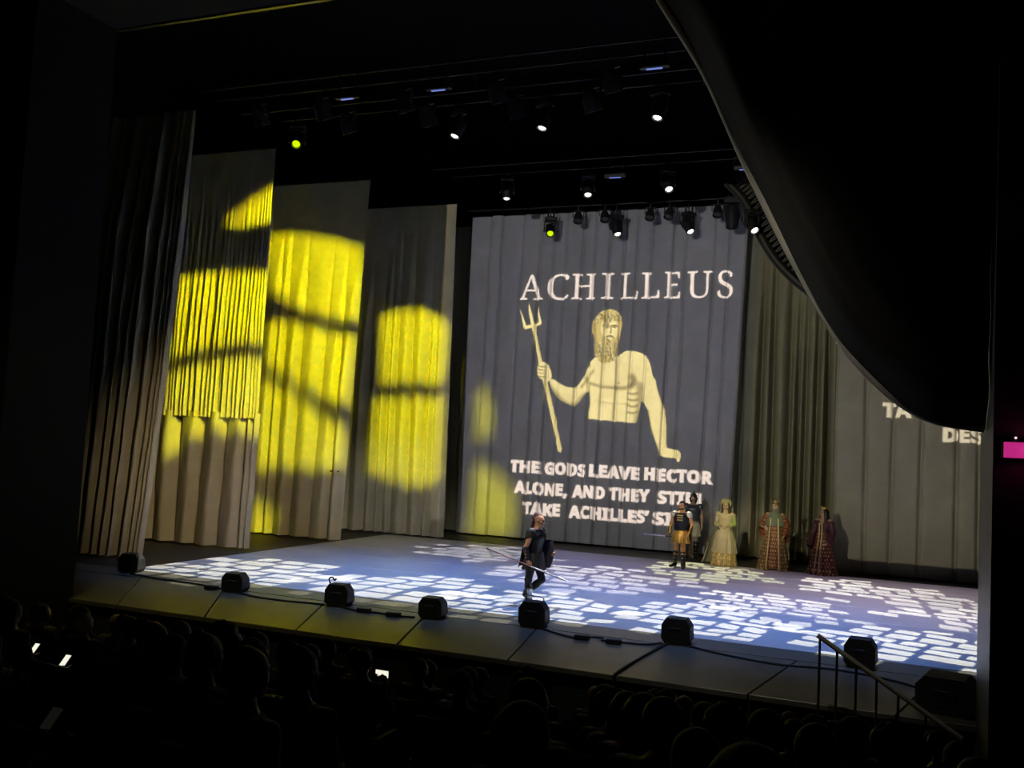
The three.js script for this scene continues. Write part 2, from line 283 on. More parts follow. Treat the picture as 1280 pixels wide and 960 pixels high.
pool(G1, [-5.17, 10.4, -20.34], [-6.5, 0, -17.2], 1.75, 103);
pool(G1, [-2.4, 10.4, -20.3], [-3.5, 0, -17.9], 1.65, 104, 0.15);
pool(G1, [0.3, 10.4, -20.3], [0.0, 0, -17.6], 1.75, 105, 0.25);
pool(G2, [-11.15, 10.4, -26.1], [-10.6, 0, -24.6], 1.9, 106, 0, [1, 0.95, 0.9], 0.5);
pool(G2, [-8.63, 10.4, -26.2], [-6.7, 0, -21.9], 2.1, 107, 0, [1, 0.95, 0.88], 0.7);
pool(G2, [-6.22, 10.4, -26.1], [-2.5, 0, -20.4], 1.55, 108, 0.1);
pool('lit moving head lamp, the middle one on the backdrop pipe', [-8.39, 9.77, -28.6], [-4.6, 0, -25.2], 1.6, 109, 0, [1, 1, 0.55], 0.8);
pool('lit moving head lamp on the backdrop pipe between two dark cans', [-6.1, 9.76, -28.6], [-0.6, 0, -24.2], 1.9, 110, 0.1, [1, 0.97, 0.8]);
pool('lit moving head lamp hanging at the curved lattice truss', [-3.9, 9.25, -26.6], [1.5, 0, -20.9], 1.7, 111, 0.2, [1, 0.95, 0.75]);
// yellow lamps that throw soft patches on the leg curtains: the batten behind the header
const YG = 'yellow gobo lamps behind the header', yl = [1, 0.92, 0.0];
const on = (z, list) => list.map((p) => p.map(([x, y]) => [x, y, z]));
const PATCH = {
  second: on(-20.5, [[[-16.81, 8.59], [-16.52, 8.92], [-15.90, 9.30], [-14.9, 9.72], [-14.8, 8.62], [-15.97, 8.49], [-16.48, 8.44]], [[-18.67, 7.02], [-17.97, 7.18], [-16.90, 7.25], [-14.8, 7.19], [-14.8, 5.38], [-16.22, 5.29], [-17.51, 5.09], [-18.52, 4.86]], [[-18.54, 4.42], [-17.48, 4.70], [-16.19, 4.91], [-14.7, 4.92], [-14.7, 3.04], [-16.03, 3.00], [-17.31, 2.84], [-18.20, 2.26], [-18.71, 1.81]]]),
  third: on(-24.2, [[[-18.27, 9.17], [-17.18, 9.16], [-15.88, 8.96], [-14.89, 8.66], [-14.8, 8.1], [-14.86, 6.42], [-15.70, 6.52], [-16.85, 6.76], [-18.13, 7.42]], [[-18.20, 6.10], [-17.85, 6.47], [-16.82, 6.28], [-15.67, 6.08], [-14.86, 5.95], [-14.95, 3.8], [-15.52, 3.97], [-16.67, 4.41], [-17.73, 4.95], [-18.12, 5.12]], [[-18.29, 4.62], [-17.69, 4.46], [-16.79, 4.05], [-15.76, 3.48], [-15.0, 3.15], [-15.05, 2.00], [-15.93, 1.94], [-17.64, 1.96], [-18.26, 1.69]], [[-18.37, 0.83], [-17.69, 0.76], [-17.21, 0.19], [-17.75, -0.33], [-18.33, -0.38]]]),
  fourth: on(-27.4, [[[-15.99, 7.05], [-15.34, 7.23], [-14.46, 7.23], [-13.81, 7.02], [-13.5, 6.7], [-13.5, 4.86], [-15.84, 4.80]], [[-16.04, 4.27], [-13.48, 4.41], [-13.45, 1.8], [-14.38, 1.44], [-16.12, 1.91]]]),
  drop: on(-29.4, [[[-13.22, 5.06], [-12.97, 4.75], [-12.72, 4.08], [-12.74, 3.28], [-13.16, 3.08]], [[-13.15, 2.33], [-12.50, 2.10], [-11.83, 1.48], [-11.66, 0.84], [-11.75, 0.00], [-13.33, -0.13]]]),
};
movingHead('yellow moving head lamp behind the header aimed at the seamed leg curtain', [-6, 10.62, -13.4], [-16.9, 5.7, -20.5], { lit: LENS.yellow, color: yl, intensity: YELLOW, polys: PATCH.second, soft: 0.075, group: YG, pipe: [11.4, -13.4] });
movingHead('yellow moving head lamp behind the header aimed at the slit leg curtain', [-7.6, 10.62, -13.4], [-16.4, 5.0, -24.2], { lit: LENS.yellow, color: yl, intensity: YELLOW * 1.15, polys: PATCH.third, soft: 0.085, group: YG, pipe: [11.4, -13.4] });
movingHead('yellow moving head lamp behind the header aimed at the leg curtain beside the backdrop', [-9.2, 10.62, -13.4], [-14.7, 4.4, -27.4], { lit: LENS.yellow, color: yl, intensity: YELLOW * 1.2, polys: PATCH.fourth, soft: 0.085, group: YG, pipe: [11.4, -13.4] });
movingHead('yellow moving head lamp behind the header aimed at the foot of the backdrop', [-10.6, 10.62, -13.4], [-12.6, 2.3, -29.4], { lit: LENS.yellow, color: yl, intensity: YELLOW * 0.9, polys: PATCH.drop, soft: 0.12, group: YG, pipe: [11.4, -13.4] });
// two visible fixtures with yellow lenses
movingHead('moving head lamp with a glowing yellow lens on the backdrop pipe', [-10.63, 9.86, -28.6], [-8.9, 6, -24], { lit: LENS.yellow, pipe: [10.72, -28.6] });
movingHead('moving head lamp with a glowing green yellow lens high beside the leg curtains', [-14.5, 10.4, -20.1], [-11, 5, -14], { lit: LENS.yellow, pipe: [11.18, -20.45] });
movingHead('large black moving head lamp at the end of the backdrop pipe', [-4.84, 9.85, -28.5], [-4.7, 6, -27.8], { scale: 1.35, pipe: [10.72, -28.6] });
movingHead('yellow green lamp hidden by the swag that tints the pale robed performer', [1.8, 10.3, -23.2], [-4.2, 0.9, -27.2], { lit: LENS.yellow, color: [0.75, 1, 0.08], intensity: 60, angle: 0.11, penumbra: 0.9, soft: 1, pipe: [10.98, -24.72] });

// dark cans on the backdrop pipe
const canGeo = (() => { const g = new THREE.LatheGeometry([[0.001, -0.2], [0.07, -0.2], [0.1, -0.14], [0.14, -0.02], [0.145, 0.16], [0.15, 0.18], [0.13, 0.18], [0.12, 0.0], [0.001, -0.02]].map((p) => new THREE.Vector2(...p)), 20); g.rotateX(Math.PI / 2); return g; })();
const canYoke = merge([rbox(0.36, 0.02, 0.05, 0.006, 0, 0.2, 0), rbox(0.02, 0.22, 0.05, 0.006, 0.17, 0.1, 0), rbox(0.02, 0.22, 0.05, 0.006, -0.17, 0.1, 0), rbox(0.05, 0.14, 0.05, 0.01, 0, 0.27, 0)]);
function can(label, at, aim, group, s = 1) {
  const t = thing('par_can', label, 'stage lamp', at, 0, group); t.scale.setScalar(s);
  const d = V(...aim).sub(V(...at)).normalize(), yaw = Math.atan2(d.x, d.z);
  part(t, 'yoke', canYoke, M.blackMetal).rotation.y = yaw;
  const b = part(t, 'can_body', canGeo, M.darkPlastic); b.quaternion.setFromUnitVectors(V(0, 0, 1), d);
  part(b, 'lens', new THREE.CircleGeometry(0.122, 20).translate(0, 0, 0.1), std([0.1, 0.1, 0.11], 0.15));
  return t;
}
const CG = 'dark cans on the backdrop pipe';
for (const [x, lean] of [[-9.71, 0.15], [-8.83, 0.3], [-7.37, 0], [-6.77, -0.2], [-5.3, 0.1]]) can('unlit black par can hanging from the pipe in front of the backdrop', [x, 10.35, -28.6], [x + lean * 4, 4, -25.5], CG);
// row of unlit cans on the nearest batten, dim grey
const DG = 'unlit cans on the nearest batten';
for (const [x, z] of [[-12.48, -18.2], [-12.38, -19.15], [-10.35, -18.2], [-10.26, -19.15], [-8.13, -18.2], [-8.08, -19.15], [-5.6, -18.2], [-6.33, -19.15], [-14.2, -18.2], [-3.6, -18.2]]) can('dim unlit can hanging high under the fly loft, nearer than the lit lamps', [x, 10.45, z], [x + 1.2, 3, z - 4], DG, 1.3);

// blue LED washes: slim bars with a blue strip
const blueEm = new THREE.MeshStandardMaterial({ color: 0x080810, emissive: new THREE.Color(0.25, 0.35, 1), emissiveIntensity: 0.6, roughness: 0.4 });
function ledBar(at, aim, k, color = [0.17, 0.36, 1]) {
  const t = thing('led_wash_bar', 'slim black wash light bar with a glowing blue strip under the fly loft', 'stage lamp', at, 0, 'blue wash bars');
  part(t, 'housing', rbox(0.6, 0.14, 0.14, 0.03, 0, 0.08, 0), M.darkPlastic); for (const q of [-0.2, 0.2]) part(t, 'bracket', rbox(0.04, 0.5, 0.03, 0.01, q, 0.36, 0), M.blackMetal);
  const e = part(t, 'led_strip', rbox(0.32, 0.02, 0.05, 0.009, 0, 0.0, 0), blueEm, 'glowing blue strip'); e.castShadow = false;
  const s = new THREE.SpotLight(new THREE.Color(...color), BLUE * k, 0, 0.5, 0.9, 2); s.name = 'lamp_light'; s.position.set(0, -0.02, 0); s.castShadow = true; s.shadow.radius = 6; s.shadow.camera.near = 0.1; s.target.name = 'lamp_aim'; s.target.position.set(...aim).sub(V(...at)); t.add(s, s.target);
}
ledBar([-11.45, 10.4, -17.62], [-12.3, 0, -18.6], 1.1); ledBar([-9.24, 10.4, -17.66], [-8.6, 0, -18.3], 1.25); ledBar([-7.39, 10.4, -24.72], [-9.2, 0, -23.4], 0.75, [0.34, 0.36, 1]); ledBar([-3.9, 10.4, -24.71], [-3.2, 0, -22.6], 0.8, [0.6, 0.5, 0.8]);
ledBar([-4.6, 10.4, -17.7], [-4.0, 0, -18.2], 1.25); ledBar([-0.6, 10.4, -17.7], [-0.3, 0, -18.6], 1.0); ledBar([0.2, 10.4, -24.7], [0.8, 0, -23], 1.1, [0.8, 0.62, 0.75]);

// side lamp on a stand in the wings, aimed across the front of the stage
{ const q = movingHead('side lamp on a stand in the wings behind the proscenium edge', [-16.2, 4, -14.7], [-1.4, 6.2, -12.1], { lit: LENS.amber, color: [1, 0.97, 0.85], intensity: 48, angle: 0.3, penumbra: 0.7, soft: 3, pipe: [4.6, -15.15] });
  const f = thing('lamp_stand', 'black lamp stand in the wings carrying the side lamp', 'stand', [q.position.x, 0, -15.15]); part(f, 'pole', bar(V(0, 0.04, 0), V(0, 4.65, 0), 0.03), M.blackMetal); part(f, 'base_plate', rbox(0.6, 0.04, 0.6, 0.01, 0, 0.02, 0), M.blackMetal); }
// battens that carry them
const BG = 'lighting battens under the fly loft';
function batten(label, x0, x1, y, z) {
  const t = thing('lighting_batten', label, 'batten', [0, 0, 0], 0, BG);
  part(t, 'pipe', bar(V(x0, y, z), V(x1, y, z), 0.028), M.blackMetal);
  for (let x = x0 + 0.6; x < x1; x += 3.4) part(t, 'hanging_wire', bar(V(x, y, z), V(x, 17, z), 0.006, 5), M.blackMetal);
}
batten('black lighting batten carrying the nearest unlit cans', -15.5, 3, 10.93, -18.2); batten('black lighting batten carrying blue wash bars nearest the header', -15.5, 3, 10.98, -17.66); batten('black lighting batten carrying the second row of unlit cans', -15.5, 3, 10.93, -19.15);
batten('black lighting batten carrying the middle row of lit lamps', -15.2, 3, 11.18, -20.45); batten('black lighting batten carrying blue wash bars further upstage', -13, 3, 10.98, -24.72); batten('black lighting batten carrying lit lamps just downstage of the backdrop', -13, 3, 11.18, -26.2);
batten('black pipe with lamps along the top of the backdrop', -13.6, -3.6, 10.72, -28.6); batten('black lighting batten carrying the yellow lamps behind the header', -13, 3, 11.4, -13.4);

// warm front light from the house: two lamps on a bar over the audience
function frontLamp(at, aim, k, angle, color) { movingHead('amber front lamp on the bar above the audience', at, aim, { lit: LENS.amber, color, intensity: WARM * k, angle, penumbra: 1, soft: 14, pipe: [10.2, -8.5], group: 'front lamps over the audience' }); }
frontLamp([-2.5, 9.4, -8.5], [-16.2, 1.1, -20.6], 1.8, 0.22, [1, 0.74, 0.42]);
frontLamp([-9, 9.4, -8.5], [-6.2, 1.0, -17.3], 1.2, 0.08, [1, 0.75, 0.5]);
frontLamp([-5, 9.4, -8.5], [-4.3, 1.0, -26.6], 3.1, 0.1, [1, 0.8, 0.52]);
frontLamp([-11, 9.4, -8.5], [-10.5, 0, -14], 0.22, 0.5, [1, 0.9, 0.25]);
frontLamp([-4.2, 9.4, -8.5], [-14.4, 1.0, -25.8], 1.7, 0.13, [1, 0.94, 0.9]);
frontLamp([-2.2, 9.4, -8.5], [-2.6, 0, -14.0], 0.36, 0.42, [1, 0.9, 0.72]);
batten('black lighting bar over the audience carrying the amber front lamps', -13, 1, 10.2, -8.5);

// ---------------------------------------------------------------- the projector and its slide
{
  const L = V(-8.5, 8.5, 2), z = -29.42, D = L.z - z, d = 0.3, x0 = -14.2, x1 = 2.6, y0 = -0.05, y1 = 10.85, W = 2048, H = Math.round(W * (y1 - y0) / (x1 - x0)), k = W / (x1 - x0);
  const c = document.createElement('canvas'); c.width = W; c.height = H; const g = c.getContext('2d');
  g.fillStyle = 'rgb(80,77,63)'; g.fillRect(0, 0, W, H);
  const X = (x) => (x - x0) * k, Y = (y) => (y1 - y) * k;
  g.fillStyle = 'rgb(71,71,72)'; g.fillRect(X(-14.0), Y(10.8), X(-4.3) - X(-14.0), Y(0) - Y(10.8));
  const path = (pts, close = true) => { g.beginPath(); const n = pts.length; const P = (i) => pts[(i + n) % n]; if (close) { g.moveTo((X(P(-1)[0]) + X(P(0)[0])) / 2, (Y(P(-1)[1]) + Y(P(0)[1])) / 2); for (let i = 0; i < n; i++) g.quadraticCurveTo(X(P(i)[0]), Y(P(i)[1]), (X(P(i)[0]) + X(P(i + 1)[0])) / 2, (Y(P(i)[1]) + Y(P(i + 1)[1])) / 2); g.closePath(); } else { g.moveTo(X(pts[0][0]), Y(pts[0][1])); for (let i = 1; i < n - 1; i++) g.quadraticCurveTo(X(P(i)[0]), Y(P(i)[1]), (X(P(i)[0]) + X(P(i + 1)[0])) / 2, (Y(P(i)[1]) + Y(P(i + 1)[1])) / 2); g.lineTo(X(pts[n - 1][0]), Y(pts[n - 1][1])); } };
  const poly = (pts) => { g.beginPath(); pts.forEach(([a, b], i) => (i ? g.lineTo(X(a), Y(b)) : g.moveTo(X(a), Y(b)))); g.closePath(); };
  const stone = 'rgb(252,232,158)', mid = 'rgb(214,190,112)', dark = 'rgb(92,78,38)';
  // picture of a classical bearded figure with a three-pronged spear
  const body = [[-9.09, 5.99], [-9.27, 5.86], [-9.44, 5.63], [-9.49, 5.39], [-9.61, 5.21], [-9.81, 4.94], [-10.10, 4.96], [-10.39, 5.10], [-10.65, 5.28], [-10.73, 5.06], [-10.46, 4.65], [-10.13, 4.45], [-9.85, 4.34], [-9.64, 4.50], [-9.47, 4.80], [-9.32, 4.92], [-9.26, 4.39], [-9.32, 4.24], [-9.32, 4.0], [-9.31, 3.96], [-9.25, 3.96], [-7.85, 3.9], [-7.77, 3.88], [-7.73, 3.95], [-7.69, 4.21], [-7.64, 4.44], [-7.63, 4.67], [-7.37, 4.33], [-7.26, 3.71], [-7.00, 3.09], [-6.97, 2.92], [-6.70, 2.85], [-6.45, 2.89], [-6.41, 2.75], [-6.33, 2.73], [-6.28, 3.01], [-6.40, 3.11], [-6.60, 3.14], [-6.78, 3.16], [-6.78, 3.56], [-6.81, 4.07], [-6.94, 4.52], [-7.11, 4.97], [-7.17, 5.29], [-7.27, 5.35], [-7.31, 5.60], [-7.44, 5.95], [-7.71, 6.15], [-8.16, 6.20], [-8.42, 5.99]];
  path(body); g.fillStyle = stone; g.fill(); g.save(); g.clip();
  g.filter = 'none';
  const stroke = (pts, w, col, a = 1) => { path(pts, false); g.globalAlpha = a; g.lineWidth = w * k; g.strokeStyle = col; g.lineCap = 'round'; g.stroke(); g.globalAlpha = 1; };
  for (const [w, a] of [[0.3, 0.12], [0.2, 0.16], [0.12, 0.22]]) { stroke([[-7.95, 5.35], [-7.85, 5.2], [-7.95, 5.1]], w, dark, a * 1.6); stroke([[-7.68, 5.1], [-7.66, 4.5], [-7.75, 3.9]], w, dark, a); stroke([[-9.3, 5.1], [-8.85, 4.98], [-8.45, 5.0]], w * 0.5, dark, a); stroke([[-8.45, 5.0], [-8.2, 4.95], [-7.95, 5.1]], w * 0.6, dark, a); stroke([[-8.5, 5.9], [-8.46, 5.2], [-8.52, 4.0]], w * 0.35, dark, a * 0.8); stroke([[-9.48, 5.3], [-9.35, 5.1], [-9.32, 4.5], [-9.34, 4.0]], w * 0.6, dark, a * 0.7); stroke([[-10.7, 5.0], [-10.2, 4.47], [-9.85, 4.34], [-9.5, 4.75]], w * 0.7, dark, a); stroke([[-7.4, 4.3], [-7.28, 3.7], [-7.0, 3.0]], w * 0.5, dark, a); stroke([[-7.3, 5.9], [-7.2, 5.3], [-7.0, 4.7], [-6.85, 4.0], [-6.8, 3.2]], w * 0.4, mid, a * 1.5); stroke([[-9.6, 5.0], [-9.35, 5.35], [-9.2, 5.5]], w * 0.4, dark, a); }
  for (let i = 0; i < 4; i++) stroke([[-8.05, 4.85 - i * 0.2], [-7.9, 4.78 - i * 0.2], [-7.75, 4.85 - i * 0.2]], 0.07, dark, 0.45);
  stroke([[-9.1, 4.55], [-8.5, 4.45], [-8.0, 4.5]], 0.05, dark, 0.2); stroke([[-8.38, 5.15], [-8.36, 5.14]], 0.06, dark, 0.7);
  g.restore();
  // head: hair, face, beard of curls
  path([[-8.79, 7.52], [-8.98, 7.47], [-9.18, 7.29], [-9.33, 7.05], [-9.34, 6.75], [-9.25, 6.67], [-9.20, 6.40], [-9.22, 6.04], [-9.02, 5.81], [-8.78, 5.75], [-8.57, 5.84], [-8.45, 5.99], [-8.47, 6.34], [-8.42, 6.64], [-8.32, 6.99], [-8.36, 7.20], [-8.46, 7.40], [-8.61, 7.49]]); g.fillStyle = mid; g.fill(); g.save(); g.clip();
  path([[-9.02, 7.1], [-8.85, 7.2], [-8.62, 7.18], [-8.48, 7.02], [-8.46, 6.7], [-8.55, 6.55], [-8.9, 6.55], [-9.02, 6.75]]); g.fillStyle = stone; g.fill();
  const rr = rng(77);
  for (let i = 0; i < 70; i++) { const up = i < 26, x = -9.3 + 0.95 * rr(), y = up ? 7.14 + 0.36 * rr() : 5.8 + 0.78 * rr(), w = 0.05 + 0.06 * rr(); stroke([[x, y], [x + w, y - 0.06], [x + w * 0.3, y - 0.16]], 0.035, dark, 0.75); stroke([[x + 0.03, y + 0.02], [x + w + 0.03, y - 0.04], [x + w * 0.3 + 0.03, y - 0.12]], 0.025, stone, 0.85); }
  stroke([[-9.25, 7.0], [-9.22, 6.6], [-9.15, 6.1]], 0.12, dark, 0.35); stroke([[-8.96, 6.98], [-8.86, 7.02], [-8.76, 6.97]], 0.05, dark, 0.9); stroke([[-8.66, 6.97], [-8.57, 7.0], [-8.5, 6.95]], 0.05, dark, 0.9); stroke([[-8.88, 6.93], [-8.8, 6.92]], 0.04, dark, 0.9); stroke([[-8.62, 6.92], [-8.55, 6.92]], 0.04, dark, 0.9); stroke([[-8.7, 6.95], [-8.68, 6.78], [-8.72, 6.74]], 0.04, dark, 0.75); stroke([[-8.86, 6.62], [-8.74, 6.66], [-8.6, 6.6]], 0.05, dark, 0.9);
  g.restore();
  // three-pronged spear and the hand round it
  g.fillStyle = stone; poly([[-11.42, 6.98], [-11.30, 6.98], [-10.72, 4.9], [-10.15, 2.95], [-10.2, 2.82], [-10.29, 2.9], [-10.85, 4.85]]); g.fill(); poly([[-11.3, 6.98], [-11.34, 6.98], [-10.82, 4.86], [-10.24, 2.86], [-10.2, 2.82], [-10.15, 2.95], [-10.72, 4.9]]); g.fillStyle = mid; g.globalAlpha = 0.6; g.fill(); g.globalAlpha = 1; g.fillStyle = stone;
  poly([[-11.67, 6.95], [-11.1, 7.1], [-11.07, 7.0], [-11.64, 6.84]]); g.fill();
  for (const q of [[[-11.89, 7.58], [-11.76, 7.35], [-11.57, 6.92], [-11.69, 6.9], [-11.79, 7.3]], [[-11.55, 7.75], [-11.45, 7.45], [-11.31, 7.0], [-11.42, 6.95], [-11.53, 7.4]], [[-11.2, 7.62], [-11.16, 7.4], [-11.05, 7.05], [-11.14, 7.0], [-11.22, 7.35]]]) { poly(q); g.fill(); }
  path([[-11.14, 5.6], [-11.05, 5.76], [-10.85, 5.78], [-10.7, 5.55], [-10.62, 5.3], [-10.72, 5.12], [-10.95, 5.18], [-11.12, 5.3]]); g.fillStyle = stone; g.fill();
  for (let i = 0; i < 4; i++) stroke([[-11.12, 5.64 - i * 0.11], [-10.98, 5.6 - i * 0.11], [-10.84, 5.62 - i * 0.11]], 0.028, dark, 0.8);
  for (let i = 0; i < 3; i++) stroke([[-6.5 + i * 0.07, 3.05], [-6.46 + i * 0.06, 2.85]], 0.02, dark, 0.5);
  // lettering
  g.textBaseline = 'alphabetic';
  const fit = (txt, font, xa, xb, yb, yt, col, heavy = 0) => { g.save(); g.font = font; const m = g.measureText(txt), l = m.actualBoundingBoxLeft, w = l + m.actualBoundingBoxRight, cap = g.measureText('H').actualBoundingBoxAscent; g.translate(X(xa), Y(yb)); g.scale(((xb - xa) * k) / w, ((yt - yb) * k) / cap); g.fillStyle = col; g.fillText(txt, l, 0); if (heavy) { g.lineWidth = heavy; g.strokeStyle = col; g.lineJoin = 'miter'; g.strokeText(txt, l, 0); } g.restore(); };
  const pale = 'rgb(255,236,222)', tx = [-11.90, -11.07, -10.92, -10.17, -10.07, -9.27, -9.06, -8.66, -8.45, -7.88, -7.76, -7.15, -7.01, -6.52, -6.31, -5.53, -5.37, -4.90];
  [...'ACHILLEUS'].forEach((ch, i) => fit(ch, '200px serif', tx[2 * i], tx[2 * i + 1], 7.84, 8.68, pale));
  const B = 'bold 200px sans-serif';
  for (const [t, a, b, y] of [['THE', -11.92, -10.9, 2.14], ['GODS', -10.72, -9.36, 2.14], ['LEAVE', -9.18, -7.59, 2.14], ['HECTOR', -7.39, -5.33, 2.14], ['ALONE,', -11.71, -9.93, 1.46], ['AND', -9.74, -8.68, 1.46], ['THEY', -8.52, -7.23, 1.46], ['STILL', -6.97, -5.5, 1.46], ['TAKE', -11.41, -10.14, 0.8], ['ACHILLES’', -9.83, -7.22, 0.8], ['SI', -7.07, -6.5, 0.8]]) fit(t, B, a, b, y, y + 0.36, pale, 17);
  // the letters on the side curtain stand nearer the lamp, so they are carried on to the plane of the slide
  const s = D / (L.z + 28.1), cx = (x) => L.x + (x - L.x) * s, cy = (y) => L.y + (y - L.y) * s;
  fit('TA', B, cx(-0.5), cx(0.2), cy(4.29), cy(4.66), 'rgb(255,244,220)', 14); fit('DES', B, cx(1.02), cx(1.96), cy(3.68), cy(4.03), 'rgb(255,244,220)', 14);

  const tex = new THREE.CanvasTexture(c); tex.colorSpace = THREE.SRGBColorSpace;
  const t = thing('video_projector', 'black video projector hanging over the audience behind the camera', 'projector', L.toArray());
  part(t, 'housing', rbox(0.6, 0.25, 0.5, 0.03, 0, 0, 0.3), M.darkPlastic); part(t, 'hanging_pole', bar(V(0, 0.1, 0.3), V(0, 5.5, 0.3), 0.03), M.blackMetal);
  const sw = (x1 - x0) * d / D, sh = (y1 - y0) * d / D, sx = ((x0 + x1) / 2 - L.x) * d / D, sy = ((y0 + y1) / 2 - L.y) * d / D;
  const slide = part(t, 'slide', new THREE.PlaneGeometry(sw, sh).translate(sx, sy, -d), new THREE.MeshPhysicalMaterial({ map: tex, transmission: 1, thickness: 0, roughness: 0, specularIntensity: 0, ior: 1.01 }), 'transparent picture in the light path');
  const fr = new THREE.Shape([[-0.3, -0.3], [0.3, -0.3], [0.3, 0.3], [-0.3, 0.3]].map((p) => new THREE.Vector2(...p))); fr.holes.push(new THREE.Path([[sx - sw / 2, sy - sh / 2], [sx + sw / 2, sy - sh / 2], [sx + sw / 2, sy + sh / 2], [sx - sw / 2, sy + sh / 2]].map((p) => new THREE.Vector2(...p))));
  part(t, 'slide_frame', new THREE.ExtrudeGeometry(fr, { depth: 0.004, bevelEnabled: false }).translate(0, 0, -d - 0.002), M.blackMetal);
  const lamp = new THREE.SpotLight(new THREE.Color(1, 0.98, 0.96), PROJECTOR, 0, 0.5, 0.05, 2); lamp.name = 'projector_light'; lamp.position.set(0, 0, 0); lamp.castShadow = true; lamp.shadow.radius = 0.01; lamp.shadow.mapSize.set(2048, 2048); lamp.shadow.camera.near = 0.1; lamp.shadow.camera.far = 45; lamp.target.name = 'lamp_aim'; lamp.target.position.set((x0 + x1) / 2 - L.x, (y0 + y1) / 2 - L.y, z - L.z); t.add(lamp, lamp.target);
}
// ---- props and people
// ---------------------------------------------------------------- stage floor monitors, cables, hand rail
const monitorGeo = (w, h, d) => {
  const s = new THREE.Shape(); const c = 0.2 * w;
  [[-w / 2 + c * 0.6, 0], [w / 2 - c * 0.6, 0], [w / 2, h * 0.18], [w / 2, h * 0.72], [w / 2 - c * 0.8, h], [-w / 2 + c * 0.8, h], [-w / 2, h * 0.72], [-w / 2, h * 0.18]].forEach(([x, y], i) => (i ? s.lineTo(x, y) : s.moveTo(x, y)));
  s.closePath(); const g = new THREE.ExtrudeGeometry(s, { depth: d, bevelEnabled: true, bevelSize: 0.012, bevelThickness: 0.02, bevelSegments: 2 }); g.translate(0, 0.012, -d / 2); 
  const p = g.attributes.position; for (let i = 0; i < p.count; i++) { const z = p.getZ(i), y = p.getY(i); if (z < 0) p.setZ(i, z + 0.3 * y * (z < -d * 0.3 ? 1 : 0)); } g.computeVertexNormals(); return g;
};
function monitor(label, x, z, turn, w = 0.4, h = 0.33, d = 0.34, extra) {
  const t = thing('floor_monitor', label, 'loudspeaker', [x, 0.002, z], turn, 'black stage monitors along the apron');
  part(t, 'cabinet', monitorGeo(w, h, d), M.darkPlastic);
  const gr = part(t, 'grille', rbox(w * 0.74, h * 0.78, 0.02, 0.008, 0, 0, 0), M.grille); gr.position.set(0, h * 0.5, -d / 2 + 0.04); gr.rotation.x = 0.28;
  part(t, 'connector_plate', rbox(w * 0.36, h * 0.3, 0.012, 0.004, 0, h * 0.35, d / 2 + 0.024), M.blackMetal);
  part(t, 'handle', tube([V(-w * 0.22, h * 0.62, d / 2 + 0.02), V(-w * 0.18, h * 0.66, d / 2 + 0.05), V(w * 0.18, h * 0.66, d / 2 + 0.05), V(w * 0.22, h * 0.62, d / 2 + 0.02)], 0.011, 16, 6), M.blackMetal);
  for (const q of [-1, 1]) part(t, 'foot', rbox(0.07, 0.012, d * 0.8, 0.004, q * w * 0.24, 0.004, 0), M.blackMetal);
  if (extra) extra(t);
  return t;
}
monitor('dim black stage monitor at the foot of the brownish leg curtain', -14.75, -15.75, 0.25, 0.42, 0.36);
monitor('black stage monitor with a flat plug box lying beside it on the apron', -11.6, -15.1, 0.2);
monitor('black stage monitor with a small bracket standing up on its corner', -9.28, -15.05, 0.15, 0.42, 0.36, 0.34, (t) => part(t, 'bracket', tube([V(-0.2, 0.36, 0), V(-0.22, 0.45, 0.02), V(-0.15, 0.48, 0.03), V(-0.11, 0.43, 0.03), V(-0.08, 0.46, 0.02)], 0.014, 20, 6), M.blackMetal));
monitor('black stage monitor between the bracket monitor and the one under the dark warrior', -7.38, -15.0, 0.1);
monitor('black stage monitor with a handle hoop on top, in front of the dark warrior', -5.66, -15.35, 0.05, 0.44, 0.4, 0.34, (t) => part(t, 'handle_hoop', tube([V(-0.16, 0.4, 0.05), V(-0.16, 0.5, 0.05), V(0.0, 0.5, 0.05), V(0.16, 0.48, 0.05), V(0.16, 0.4, 0.05)], 0.012, 24, 6), M.steel));
monitor('black stage monitor with a cable running down to the apron edge from it', -3.25, -15.45, 0, 0.44, 0.38);
monitor('black stage monitor beside the top of the stair rail', -0.5, -15.4, -0.1, 0.42, 0.4);
monitor('large black loudspeaker wedge standing against the proscenium pillar', 0.6, -13.3, -0.2, 0.66, 0.43, 0.56);

const cableRun = (label, pts, r = 0.016, group = 'black cables on the apron') => single('cable', label, 'cable', tube(pts.map(([x, z, y = 0.017]) => V(x, y, z)), r, pts.length * 12, 6), M.cable, group);
cableRun('black cable from the plug box to the bracket monitor', [[-11.4, -14.92], [-10.9, -14.75], [-10.3, -14.72], [-9.8, -14.8], [-9.45, -14.82]]);
cableRun('black cable with an inline plug between the bracket monitor and its neighbour', [[-9.05, -14.8], [-8.7, -14.68], [-8.3, -14.72], [-7.9, -14.66], [-7.6, -14.75]]);
cableRun('black looped cable lying between the hoop monitor and the next one', [[-5.4, -15.1], [-5.0, -14.85], [-4.7, -14.75], [-4.55, -14.95], [-4.35, -15.0], [-4.3, -14.8], [-4.0, -14.85], [-3.6, -14.95], [-3.45, -15.2]]);
cableRun('black cable hanging over the apron edge from a monitor', [[-3.35, -15.2], [-3.42, -14.4], [-3.48, -13.5], [-3.5, -12.8], [-3.5, -12.68, 0.0], [-3.5, -12.66, -0.2]], 0.02);
cableRun('black cable running on past the stair rail to the loudspeaker wedge', [[-3.0, -15.2], [-2.4, -14.9], [-1.6, -14.7], [-0.8, -14.85], [0.1, -14.5], [0.5, -13.9], [0.55, -13.6]]);
cableRun('black cable along the apron edge of the strip near the first monitor', [[-14.5, -15.45], [-13.6, -15.3], [-12.6, -15.25], [-11.85, -15.05]]);
